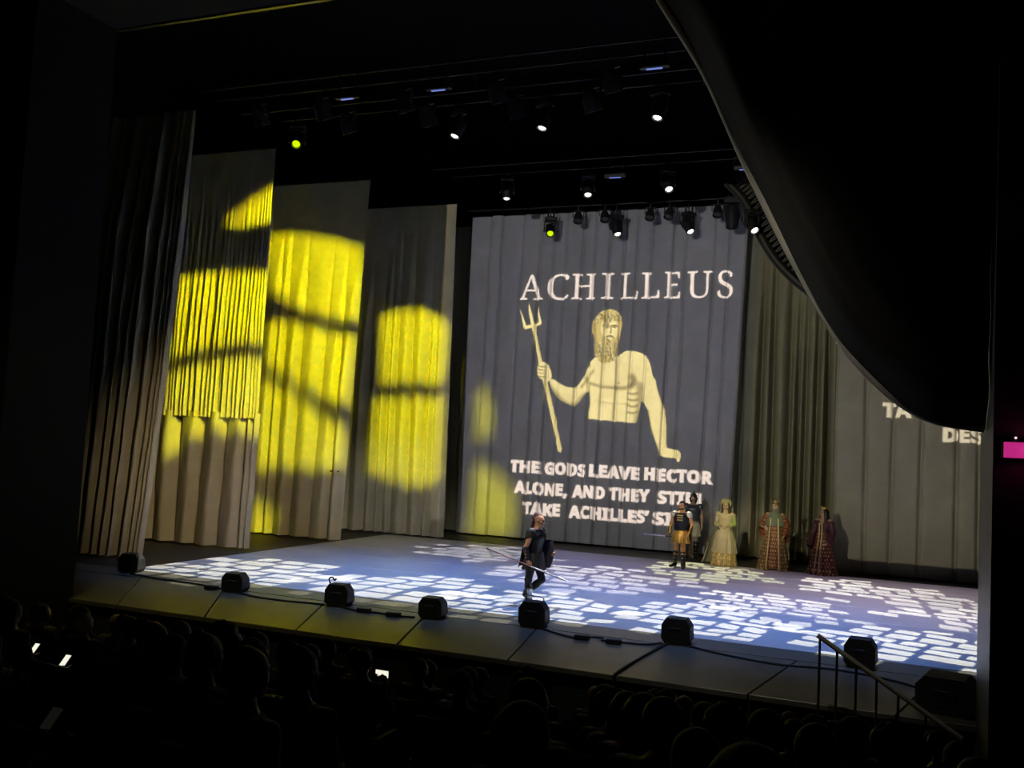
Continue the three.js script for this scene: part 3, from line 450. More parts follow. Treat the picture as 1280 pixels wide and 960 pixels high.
for (const [label, x, z] of [['black plug box lying beside the first apron monitor', -12.05, -14.95], ['black inline plug on the cable beside the bracket monitor', -8.55, -14.66], ['black inline plug on the cable close to the monitor after the bracket one', -7.95, -14.62], ['black inline plug on the looped cable', -4.62, -14.72], ['black inline plug on the looped cable close to the cable monitor', -4.1, -14.72]]) {
  const t = thing('plug_box', label, 'plug', [x, 0.003, z], 0.2, 'plugs on the apron'); part(t, 'plug_body', rbox(0.24, 0.08, 0.12, 0.02, 0, 0.04, 0), M.darkPlastic); part(t, 'socket_face', rbox(0.02, 0.06, 0.09, 0.006, 0.122, 0.04, 0), M.cable);
}
{ // stair down from the stage along its front, with a hand rail
  const st = thing('stage_steps', 'dark wooden steps going down from the stage beside the pillar', 'steps');
  for (let i = 0; i < 6; i++) part(st, 'step', rbox(0.29, 1.0 - 0.167 * (i + 1) + 0.02, 1.0, 0.01, -0.73 + i * 0.28, -1.0 + (1.0 - 0.167 * (i + 1)) / 2, -12.15), M.deck);
  const t = thing('hand_rail', 'pale sloping hand rail on thin black posts beside the stage steps', 'railing');
  const top = (x) => 0.885 - 0.61 * (x + 0.88), z = -12.35;
  part(t, 'top_rail', bar(V(-0.9, top(-0.9), z), V(0.7, top(0.7), z), 0.03, 10), std([0.3, 0.28, 0.25], 0.4), 'pale smooth top rail');
  part(t, 'lower_rail', bar(V(-0.5, top(-0.5) - 0.62, z), V(0.5, top(0.5) - 0.62, z), 0.012, 6), M.blackMetal);
  for (const x of [-0.87, -0.67, -0.45, -0.22, 0.02, 0.32]) part(t, 'post', bar(V(x, Math.max(-1, -0.167 * Math.max(0, Math.floor((x + 0.87) / 0.28 + 1)) + (x < -0.86 ? 0 : 0)), z), V(x, top(x), z), 0.015, 8), M.blackMetal);
}
{ // exit sign on the front of the proscenium
  const t = thing('exit_sign', 'small glowing pink sign on the dark wall beside the pillar', 'sign', [1.16, 3.21, PROS_FRONT + 0.045]);
  part(t, 'housing', rbox(0.44, 0.2, 0.08, 0.015, 0, 0, 0), M.darkPlastic);
  part(t, 'panel', rbox(0.4, 0.16, 0.02, 0.006, 0, 0, 0.04), new THREE.MeshStandardMaterial({ color: 0x200810, emissive: new THREE.Color(0.48, 0.02, 0.19), emissiveIntensity: 1, roughness: 0.5 }), 'glowing pink panel');
  part(t, 'indicator', new THREE.SphereGeometry(0.012, 10, 8).translate(-0.09, 0.125, 0.03), new THREE.MeshStandardMaterial({ color: 0x111111, emissive: new THREE.Color(1, 0.6, 0.6), emissiveIntensity: 1.5 }), 'tiny bright indicator');
  part(t, 'indicator_mount', rbox(0.05, 0.03, 0.03, 0.006, -0.09, 0.112, 0.015), M.darkPlastic);
  const l = new THREE.PointLight(new THREE.Color(1, 0.08, 0.4), 0.05); l.name = 'sign_light'; l.position.set(0, 0, 0.1); l.castShadow = true; l.shadow.radius = 4; t.add(l);
}

// ---------------------------------------------------------------- people
// distance fields joined with a smooth minimum and meshed by surface nets
const cone = (a, b, ra, rb, sx = 1, sz = 1) => ({ a, b, ra, rb, sx, sz });
function coneDist(p, c) {
  const ax = c.a[0] * c.sx, az = c.a[2] * c.sz, bx = c.b[0] * c.sx - ax, by = c.b[1] - c.a[1], bz = c.b[2] * c.sz - az, px = p[0] * c.sx - ax, py = p[1] - c.a[1], pz = p[2] * c.sz - az;
  const bb = bx * bx + by * by + bz * bz, t = bb > 1e-9 ? Math.min(1, Math.max(0, (px * bx + py * by + pz * bz) / bb)) : 0, dx = px - bx * t, dy = py - by * t, dz = pz - bz * t;
  return (Math.sqrt(dx * dx + dy * dy + dz * dz) - (c.ra + (c.rb - c.ra) * t)) / Math.max(c.sx, c.sz, 1);
}
function union(cones, k = 0.03) { return (p) => { let d = 9; for (const c of cones) { const e = coneDist(p, c); if (d - e > k) d = e; else if (e - d < k) { const h = Math.max(k - Math.abs(d - e), 0) / k; d = Math.min(d, e) - h * h * k * 0.25; } } return d; }; }
function nets(f, lo, hi, cell, colour) {
  const n = [0, 1, 2].map((i) => Math.ceil((hi[i] - lo[i]) / cell) + 1), val = new Float32Array(n[0] * n[1] * n[2]), at = (i, j, k) => i + n[0] * (j + n[1] * k);
  for (let k = 0; k < n[2]; k++) for (let j = 0; j < n[1]; j++) for (let i = 0; i < n[0]; i++) val[at(i, j, k)] = f([lo[0] + i * cell, lo[1] + j * cell, lo[2] + k * cell]);
  const id = new Int32Array(val.length).fill(-1), pos = [], idx = [];
  for (let k = 0; k < n[2] - 1; k++) for (let j = 0; j < n[1] - 1; j++) for (let i = 0; i < n[0] - 1; i++) {
    let s = [0, 0, 0], m = 0, inside = 0; const v = [];
    for (let c = 0; c < 8; c++) { const q = val[at(i + (c & 1), j + ((c >> 1) & 1), k + (c >> 2))]; v.push(q); if (q < 0) inside++; }
    if (!inside || inside === 8) continue;
    for (let c = 0; c < 8; c++) for (const b of [1, 2, 4]) if (!(c & b)) { const e = c | b; if (v[c] < 0 !== v[e] < 0) { const t = v[c] / (v[c] - v[e]); s[0] += (c & 1) + (b === 1 ? t : 0); s[1] += ((c >> 1) & 1) + (b === 2 ? t : 0); s[2] += (c >> 2) + (b === 4 ? t : 0); m++; } }
    id[at(i, j, k)] = pos.length / 3; pos.push(lo[0] + (i + s[0] / m) * cell, lo[1] + (j + s[1] / m) * cell, lo[2] + (k + s[2] / m) * cell);
  }
  const quad = (a, b, c, d, flip) => { if (a < 0 || b < 0 || c < 0 || d < 0) return; flip ? idx.push(a, c, b, a, d, c) : idx.push(a, b, c, a, c, d); };
  for (let k = 1; k < n[2] - 1; k++) for (let j = 1; j < n[1] - 1; j++) for (let i = 1; i < n[0] - 1; i++) {
    const v = val[at(i, j, k)] < 0;
    if (v !== val[at(i + 1, j, k)] < 0) quad(id[at(i, j - 1, k - 1)], id[at(i, j, k - 1)], id[at(i, j, k)], id[at(i, j - 1, k)], !v);
    if (v !== val[at(i, j + 1, k)] < 0) quad(id[at(i - 1, j, k - 1)], id[at(i - 1, j, k)], id[at(i, j, k)], id[at(i, j, k - 1)], !v);
    if (v !== val[at(i, j, k + 1)] < 0) quad(id[at(i - 1, j - 1, k)], id[at(i, j - 1, k)], id[at(i, j, k)], id[at(i - 1, j, k)], !v);
  }
  const g = new THREE.BufferGeometry(); g.setAttribute('position', new THREE.Float32BufferAttribute(pos, 3)); g.setIndex(idx); g.computeVertexNormals();
  if (colour) { const c = new Float32Array(pos.length); for (let i = 0; i < pos.length; i += 3) c.set(colour([pos[i], pos[i + 1], pos[i + 2]]), i); g.setAttribute('color', new THREE.BufferAttribute(c, 3)); }
  return g;
}
const add = (a, b, k = 1) => [a[0] + b[0] * k, a[1] + b[1] * k, a[2] + b[2] * k], sub = (a, b) => [a[0] - b[0], a[1] - b[1], a[2] - b[2]], unit = (a) => { const l = Math.hypot(...a) || 1; return a.map((v) => v / l); }, cross = (a, b) => [a[1] * b[2] - a[2] * b[1], a[2] * b[0] - a[0] * b[2], a[0] * b[1] - a[1] * b[0]];
const SK = (o = {}) => ({ hipL: [0.09, 0.93, 0], hipR: [-0.09, 0.93, 0], kneeL: [0.1, 0.5, 0.02], kneeR: [-0.1, 0.5, 0.02], ankL: [0.11, 0.085, -0.03], ankR: [-0.11, 0.085, -0.03], toeL: [0.13, 0.03, 0.14], toeR: [-0.13, 0.03, 0.14], pelvis: [0, 0.98, 0], waist: [0, 1.1, 0.01], chest: [0, 1.3, 0.0], neck: [0, 1.46, -0.01], skull: [0, 1.53, 0.0], shL: [0.18, 1.41, -0.01], shR: [-0.18, 1.41, -0.01], elL: [0.24, 1.13, -0.04], elR: [-0.24, 1.13, -0.04], wrL: [0.25, 0.9, 0.05], wrR: [-0.25, 0.9, 0.05], ...o });
const legCones = (s, w = 1) => ['L', 'R'].flatMap((q) => [cone(s['hip' + q], s['knee' + q], 0.088 * w, 0.056 * w), cone(s['knee' + q], add(s['knee' + q], sub(s['ank' + q], s['knee' + q]), 0.35), 0.055 * w, 0.056 * w), cone(add(s['knee' + q], sub(s['ank' + q], s['knee' + q]), 0.35), s['ank' + q], 0.056 * w, 0.038), cone(s['ank' + q], s['toe' + q], 0.042, 0.03), cone(s['ank' + q], add(s['ank' + q], [0, -0.045, -0.035]), 0.036, 0.034)]);
const armCones = (s, w = 1) => ['L', 'R'].flatMap((q) => [cone(s.chest, s['sh' + q], 0.07, 0.062 * w), cone(s['sh' + q], s['el' + q], 0.056 * w, 0.041 * w), cone(s['el' + q], s['wr' + q], 0.042 * w, 0.027)]);
const torsoCones = (s, w = 1) => [cone(s.pelvis, s.waist, 0.152 * w, 0.14 * w, 1, 1.35), cone(s.waist, s.chest, 0.14 * w, 0.165 * w, 1, 1.35), cone(s.chest, add(s.neck, [0, -0.06, 0]), 0.165 * w, 0.12, 1, 1.35), cone(s.neck, s.skull, 0.056, 0.052), cone(add(s.chest, [0.075, 0.03, 0.07]), add(s.chest, [-0.075, 0.03, 0.07]), 0.06 * w, 0.06 * w)];
function handCones(wr, el, palmTo, curl) {            // palm and five unequal bent fingers; palmTo: the way the palm faces
  const f = unit(sub(wr, el)), side = unit(cross(f, palmTo)), n = unit(cross(side, f)), at = (x, y, z) => add(add(add(wr, side, x), f, y), n, z), out = [cone(at(0.018, 0.02, 0), at(0.022, 0.082, 0.004), 0.018, 0.017), cone(at(-0.018, 0.02, 0), at(-0.02, 0.08, 0.004), 0.018, 0.016), cone(at(0, 0, 0), at(0, 0.05, 0), 0.024, 0.02)];
  [[0.032, 0.066], [0.011, 0.074], [-0.01, 0.07], [-0.03, 0.055]].forEach(([x, len], i) => { const a = at(x, 0.085, 0.004), c1 = curl * 0.9, c2 = curl * 2, b = add(add(a, f, Math.cos(c1) * len * 0.5), n, Math.sin(c1) * len * 0.5), e = add(add(b, f, Math.cos(c2) * len * 0.6), n, Math.sin(c2) * len * 0.6); out.push(cone(a, b, 0.0098, 0.009), cone(b, e, 0.009, 0.0078)); });
  const a = at(0.03, 0.025, 0.006), b = at(0.056, 0.055, 0.02), e = at(0.05 - 0.02 * curl, 0.088, 0.03 + 0.015 * curl); out.push(cone(a, b, 0.0135, 0.0115), cone(b, e, 0.0115, 0.009)); return out;
}
const boundsOf = (cones, pad) => { const lo = [9, 9, 9], hi = [-9, -9, -9]; for (const c of cones) for (const [p, r] of [[c.a, c.ra], [c.b, c.rb]]) for (let i = 0; i < 3; i++) { lo[i] = Math.min(lo[i], p[i] - r - pad); hi[i] = Math.max(hi[i], p[i] + r + pad); } return [lo, hi]; };
function meshCones(cones, cell, k = 0.03, { clip, off = 0, colour } = {}) { const f0 = union(cones, k), f = clip || off ? (p) => Math.max(f0(p) - off, clip ? clip(p) : -9) : f0, [lo, hi] = boundsOf(cones, off + cell * 2 + k * 0.3); return nets(f, lo, hi, cell, colour); }
// head in its own frame: origin at the top of the neck, face towards +z
const headCones = [cone([0, 0.13, -0.015], [0, 0.12, 0.01], 0.092, 0.088, 1.13, 1), cone([0, 0.06, 0.03], [0, 0.022, 0.062], 0.06, 0.034, 1.05, 1), cone([0.035, 0.075, 0.055], [-0.035, 0.075, 0.055], 0.032, 0.032), cone([0, 0.108, 0.093], [0, 0.078, 0.112], 0.009, 0.015), cone([0.03, 0.122, 0.083], [-0.03, 0.122, 0.083], 0.011, 0.011), cone([0.083, 0.1, -0.005], [0.087, 0.085, 0.0], 0.014, 0.01), cone([-0.083, 0.1, -0.005], [-0.087, 0.085, 0.0], 0.014, 0.01), cone([0.016, 0.045, 0.088], [-0.016, 0.045, 0.088], 0.0095, 0.0095), cone([0, -0.03, -0.01], [0, 0.05, -0.01], 0.054, 0.056)];
const headGeoOf = (skin) => meshCones(headCones, 0.0065, 0.02, { colour: (p) => { if (p[2] > 0.07 && p[1] > 0.036 && p[1] < 0.055 && Math.abs(p[0]) < 0.026) return [skin[0] * 0.75, skin[1] * 0.4, skin[2] * 0.4]; if (p[2] > 0.06 && Math.abs(Math.abs(p[0]) - 0.033) < 0.013 && p[1] > 0.096 && p[1] < 0.11) return [0.04, 0.03, 0.025]; if (p[2] > 0.06 && Math.abs(Math.abs(p[0]) - 0.034) < 0.018 && p[1] > 0.118 && p[1] < 0.128) return [0.06, 0.04, 0.03]; return skin; } });
const plain = (g, c) => { const n = g.attributes.position.count, a = new Float32Array(n * 3); for (let i = 0; i < n; i++) a.set(c, i * 3); g.setAttribute('color', new THREE.BufferAttribute(a, 3)); return g; };
const joinSkin = (list) => mergeGeometries(list.map((g) => { const h = g.toNonIndexed(); return h; }), false);
const skinMat = new THREE.MeshStandardMaterial({ vertexColors: true, roughness: 0.6 });
function personBody(t, s, skin, { w = 1, headTurn = 0, headPitch = 0, curlL = 0.5, curlR = 0.5, palmL = [-1, 0, 0.2], palmR = [1, 0, 0.2], cell = 0.013 } = {}) {
  const body = plain(meshCones([...torsoCones(s, w), ...armCones(s, w), ...legCones(s, w)], cell, 0.035), skin);
  const hl = plain(meshCones(handCones(s.wrL, s.elL, palmL, curlL), 0.006, 0.008), skin), hr = plain(meshCones(handCones(s.wrR, s.elR, palmR, curlR), 0.006, 0.008), skin);
  const head = headGeoOf(skin); const m = new THREE.Matrix4().makeTranslation(...s.skull).multiply(new THREE.Matrix4().makeRotationY(headTurn)).multiply(new THREE.Matrix4().makeRotationX(headPitch)); head.applyMatrix4(m);
  part(t, 'body', joinSkin([body, hl, hr, head]), skinMat); return m;
}
const clothMat = (c, r = 0.8, more = {}) => std(c, r, { side: THREE.DoubleSide, ...more });
// a gown, skirt or sleeve: rings along a spine, with folds
function loft(rings, n = 72, folds = 0, phase = 0, closeTop = false) {
  const pos = [], uv = [], idx = [];
  rings.forEach(({ c, rx, rz, f = 0, ux = [1, 0, 0], uz = [0, 0, 1], from = 0, to = Math.PI * 2, flat = 0 }, j) => { for (let i = 0; i <= n; i++) { const a = lerp(from, to, i / n), q = 1 + f * (Math.sin(folds * a + phase) * 0.6 + Math.sin(folds * 1.7 * a + phase * 2.3 + j * 0.1) * 0.4), x = Math.sin(a) * rx * q, z = Math.cos(a) * rz * q; pos.push(c[0] + ux[0] * x + uz[0] * z, c[1] + ux[1] * x + uz[1] * z, c[2] + ux[2] * x + uz[2] * z); uv.push(i / n * 3, c[1] * 1.2); } });
  for (let j = 0; j + 1 < rings.length; j++) for (let i = 0; i < n; i++) { const a = j * (n + 1) + i, b = a + n + 1; idx.push(a, b, b + 1, a, b + 1, a + 1); }
  const g = new THREE.BufferGeometry(); g.setAttribute('position', new THREE.Float32BufferAttribute(pos, 3)); g.setAttribute('uv', new THREE.Float32BufferAttribute(uv, 2)); g.setIndex(idx); g.computeVertexNormals(); return g;
}
function gown(y0, y1, prof, folds, phase, from = 0, to = Math.PI * 2) { const rings = []; const N = 26; for (let j = 0; j <= N; j++) { const t = j / N, y = lerp(y1, y0, t), u = t * (prof.length - 1), k = Math.min(prof.length - 2, Math.floor(u)), q = u - k, mix = (i) => lerp(prof[k][i], prof[k + 1][i], smooth(q)); rings.push({ c: [prof[k][3] !== undefined ? mix(3) : 0, y, prof[k][4] !== undefined ? mix(4) : 0], rx: mix(0), rz: mix(1), f: mix(2), from, to }); } return loft(rings, 84, folds, phase); }
function sleeve(a, b, r0, r1, drop) { const d = unit(sub(b, a)), ux = unit(cross(d, [0.1, 0, 1])), uz = unit(cross(ux, d)), rings = []; for (let j = 0; j <= 10; j++) { const t = j / 10, r = lerp(r0, r1, t * t); rings.push({ c: add(add(a, sub(b, a), t), [0, -drop * t * t, 0]), rx: r, rz: r + drop * t * t * 0.8, f: 0.07 * t, ux, uz }); } return loft(rings, 36, 7, 1); }
// brocade: small printed motifs on a ground colour
function brocade(ground, motif, motif2, seed) { const c = document.createElement('canvas'); c.width = c.height = 256; const g = c.getContext('2d'), r = rng(seed); g.fillStyle = ground; g.fillRect(0, 0, 256, 256); for (let j = 0; j < 8; j++) for (let i = 0; i < 8; i++) { const x = i * 32 + (j % 2) * 16 + r() * 6, y = j * 32 + 16 + r() * 6; g.fillStyle = r() < 0.7 ? motif : motif2; g.beginPath(); g.ellipse(x, y, 5 + 5 * r(), 8 + 5 * r(), 0, 0, 7); g.fill(); g.fillStyle = motif2; for (let k = 0; k < 4; k++) { g.beginPath(); g.arc(x + 11 * Math.cos(k * 1.57 + 0.7), y + 11 * Math.sin(k * 1.57 + 0.7), 2.6, 0, 7); g.fill(); } } const t = new THREE.CanvasTexture(c); t.colorSpace = THREE.SRGBColorSpace; t.wrapS = t.wrapT = THREE.RepeatWrapping; t.repeat.set(1.1, 1.1); return t; }
const crownGeo = (r, h, n) => { const g = []; g.push(new THREE.CylinderGeometry(r, r * 0.96, h * 0.4, 24, 1, true)); for (let i = 0; i < n; i++) { const a = (i / n) * Math.PI * 2, k = new THREE.ConeGeometry(r * 0.2, h * 0.75, 5); k.translate(Math.sin(a) * r, h * 0.5, Math.cos(a) * r); g.push(k); } return merge(g); };
const ell = (x, y, z, a, b, c) => new THREE.SphereGeometry(1, 24, 16).scale(a, b, c).translate(x, y, z);
const hairShell = (m, extra = [], faceY = 0.13) => meshCones([cone([0, 0.135, -0.022], [0, 0.125, 0.0], 0.1, 0.094, 1.13, 1), ...extra], 0.009, 0.03, { clip: (p) => Math.min(p[2] - 0.035 + (faceY - p[1]) * -0.2, 0.9) * (p[1] < faceY + 0.03 ? 1 : -1) < 0 || p[1] > faceY + 0.03 ? -1 : (p[2] - 0.03) }).applyMatrix4(m);
const blackArmour = std([0.02, 0.022, 0.026], 0.32, { metalness: 0.55 }), leather = clothMat([0.018, 0.016, 0.015], 0.55), silver = std([0.45, 0.46, 0.48], 0.3, { metalness: 1 }), gold = std([0.75, 0.5, 0.14], 0.32, { metalness: 1 }), goldCloth = clothMat([0.62, 0.38, 0.08], 0.38, { metalness: 0.5 });
const strips = (y0, y1, rx, rz, n, flare, w) => { const g = []; for (let i = 0; i < n; i++) { const a = (i / n) * Math.PI * 2, b = rbox(w, y1 - y0, 0.014, 0.005); b.translate(0, -(y1 - y0) / 2, 0); b.rotateX(-flare); b.translate(0, y1, rz); const c = Math.cos(a), s = Math.sin(a), p = b.attributes.position, nn = b.attributes.normal; for (let k = 0; k < p.count; k++) { const x = p.getX(k), z = p.getZ(k); p.setX(k, (x * c + z * s) * rx / rz); p.setZ(k, -x * s + z * c); } b.computeVertexNormals(); g.push(b); } return merge(g); };

{ // the dark warrior walking along the front, a spear held low
  const t = thing('person', 'warrior in black armour walking along the front with a long spear held low', 'person', [-6.4, 0.004, -17.2], Math.PI / 2 - 0.08);
  const s = SK({ hipL: [0.09, 0.9, 0.0], hipR: [-0.09, 0.9, 0.01], kneeR: [-0.1, 0.49, -0.06], ankR: [-0.1, 0.1, -0.03], toeR: [-0.11, 0.035, 0.14], kneeL: [0.1, 0.5, 0.13], ankL: [0.1, 0.22, -0.18], toeL: [0.1, 0.07, -0.1], pelvis: [0, 0.95, 0], waist: [0, 1.08, 0.01], chest: [0, 1.28, 0.03], neck: [0, 1.44, 0.03], skull: [0, 1.51, 0.05], shL: [0.19, 1.39, 0.02], shR: [-0.19, 1.39, 0.0], elR: [-0.27, 1.11, -0.06], wrR: [-0.29, 0.88, 0.0], elL: [0.27, 1.12, 0.02], wrL: [0.22, 1.02, 0.24] });
  const m = personBody(t, s, [0.5, 0.26, 0.14], { w: 1.06, headPitch: 0.12, headTurn: 0.1, curlR: 1.25, curlL: 1.0, palmR: [0.9, 0, 0.3] });
  part(t, 'hair', meshCones([cone([0, 0.16, 0.03], [0, 0.2, -0.05], 0.035, 0.04), cone([0, 0.15, -0.03], [0, 0.12, -0.06], 0.085, 0.07, 1.2, 1), cone([0, 0.1, -0.09], [0, -0.06, -0.12], 0.045, 0.03), cone([0, 0.205, -0.02], [0, 0.14, -0.12], 0.022, 0.03)], 0.008, 0.03).applyMatrix4(m), clothMat([0.08, 0.025, 0.015], 0.6), 'reddish brown hair tied back');
  part(t, 'cuirass', meshCones(torsoCones(s, 1.06).slice(0, 3).concat(torsoCones(s, 1.06)[4]), 0.014, 0.035, { off: 0.024, clip: (p) => Math.max(p[1] - 1.45, 0.97 - p[1]) }), blackArmour);
  part(t, 'collar', new THREE.TorusGeometry(0.095, 0.014, 8, 28).scale(1.15, 1, 0.95).rotateX(Math.PI / 2 + 0.15).translate(0, 1.435, 0.04), silver, 'silver neck trim');
  part(t, 'belt', new THREE.TorusGeometry(0.165, 0.022, 8, 32).scale(1, 0.85, 1.2).rotateX(Math.PI / 2).translate(0, 1.0, 0.005), leather);
  part(t, 'skirt_strips', strips(0.68, 1.0, 0.19, 0.155, 15, 0.2, 0.075), leather); part(t, 'skirt', gown(0.7, 1.0, [[0.172, 0.14, 0], [0.215, 0.19, 0.05], [0.23, 0.22, 0.08]], 12, 0), clothMat([0.03, 0.03, 0.035], 0.7));
  for (const [q, x] of [['L', 1], ['R', -1]]) { part(t, 'shoulder_guard', meshCones([cone(s['sh' + q], add(s['sh' + q], sub(s['el' + q], s['sh' + q]), 0.3), 0.088, 0.078)], 0.012, 0.02, { clip: (p) => s['sh' + q][1] - 0.1 - p[1] }), leather); part(t, 'bracer', meshCones([cone(add(s['wr' + q], sub(s['el' + q], s['wr' + q]), 0.12), add(s['wr' + q], sub(s['el' + q], s['wr' + q]), 0.95), 0.044, 0.056)], 0.01), leather); }
  for (let i = 0; i < 3; i++) part(t, 'bracer_stud', ell(-0.325 + i * 0.004, 0.93 + i * 0.055, -0.025 - i * 0.01, 0.012, 0.018, 0.012), gold, 'gold stud');
  part(t, 'leggings', meshCones(legCones(s, 1.06), 0.014, 0.03, { off: 0.008, clip: (p) => p[1] - 0.93 }), clothMat([0.008, 0.008, 0.009], 0.7));
  for (const [q, gm] of [['R', silver], ['L', blackArmour]]) { const k = s['knee' + q], a = s['ank' + q], f = (u) => add(add(k, sub(a, k), u), [0, 0, 0.012]); part(t, 'greave', meshCones([cone(f(0.08), f(0.4), 0.06, 0.066), cone(f(0.4), f(0.92), 0.066, 0.05)], 0.012, 0.02), gm); part(t, 'boot', meshCones([cone(add(a, [0, 0.02, 0]), s['toe' + q], 0.055, 0.042), cone(add(a, [0, 0.02, 0]), add(a, [0, -0.045, -0.04]), 0.052, 0.04)], 0.011, 0.03, { clip: (p) => -p[1] + 0.002 }), leather); }
  part(t, 'cape', loft(Array.from({ length: 12 }, (_, j) => ({ c: [0, lerp(1.4, 0.72, j / 11), -0.02 - 0.05 * j / 11], rx: 0.2 + 0.05 * j / 11, rz: 0.15 + 0.08 * j / 11, f: 0.05 * j / 11, from: Math.PI * 0.72, to: Math.PI * 1.28 })), 40, 16, 0), clothMat([0.014, 0.013, 0.015], 0.8), 'short black cape');
  part(t, 'side_drape', loft(Array.from({ length: 10 }, (_, j) => ({ c: [0.2, lerp(1.24, 0.72, j / 9), 0.2 - 0.04 * j / 9], rx: 0.06 + 0.03 * Math.sin(j / 9 * 3), rz: 0.07 + 0.05 * Math.sin(j / 9 * 3), f: 0.06 })), 32, 6, 0), clothMat([0.02, 0.015, 0.02], 0.8), 'black cloth hanging over the far arm');
  // the spear lies in the right hand
  t.updateMatrixWorld(true);
  const hand = V(-0.285, 0.785, 0.02).applyMatrix4(t.matrixWorld), d = V(0.955, -0.22, 0.2).normalize();
  const sp = thing('spear', 'long thin spear with a steel tip in the hand of the dark warrior', 'spear');
  const a = hand.clone().addScaledVector(d, -1.0), b = hand.clone().addScaledVector(d, 0.72);
  part(sp, 'shaft', bar(a, b, 0.013, 8), std([0.3, 0.12, 0.12], 0.5)); part(sp, 'front_shaft', bar(hand.clone().addScaledVector(d, 0.06), b, 0.0145, 8), std([0.55, 0.56, 0.6], 0.4, { metalness: 0.3 }), 'pale grey front of the shaft'); part(sp, 'tip', bar(b, b.clone().addScaledVector(d, 0.16), 0.022, 8, 0.002), silver, 'bright steel tip'); part(sp, 'socket', bar(b.clone().addScaledVector(d, -0.08), b, 0.018, 8), silver);
}
function bootsOf(t, s, top, mat, studs) { for (const q of ['L', 'R']) { const k = s['knee' + q], a = s['ank' + q], u = (top - a[1]) / (k[1] - a[1]); part(t, 'boot', meshCones([cone(add(a, sub(k, a), u), add(a, sub(k, a), 0.5), 0.07, 0.068), cone(add(a, sub(k, a), 0.5), a, 0.068, 0.055), cone(a, s['toe' + q], 0.056, 0.044), cone(a, add(a, [0, -0.045, -0.04]), 0.052, 0.042)], 0.012, 0.03, { clip: (p) => Math.max(-p[1] + 0.002, p[1] - top) }), mat); if (studs) for (let i = 0; i < 3; i++) { const p = add(add(a, sub(k, a), 0.15 + i * 0.28), [0, 0, 0.062]); part(t, 'boot_stud', ell(p[0], p[1], p[2], 0.024, 0.022, 0.016), studs, 'shining metal stud'); } } }
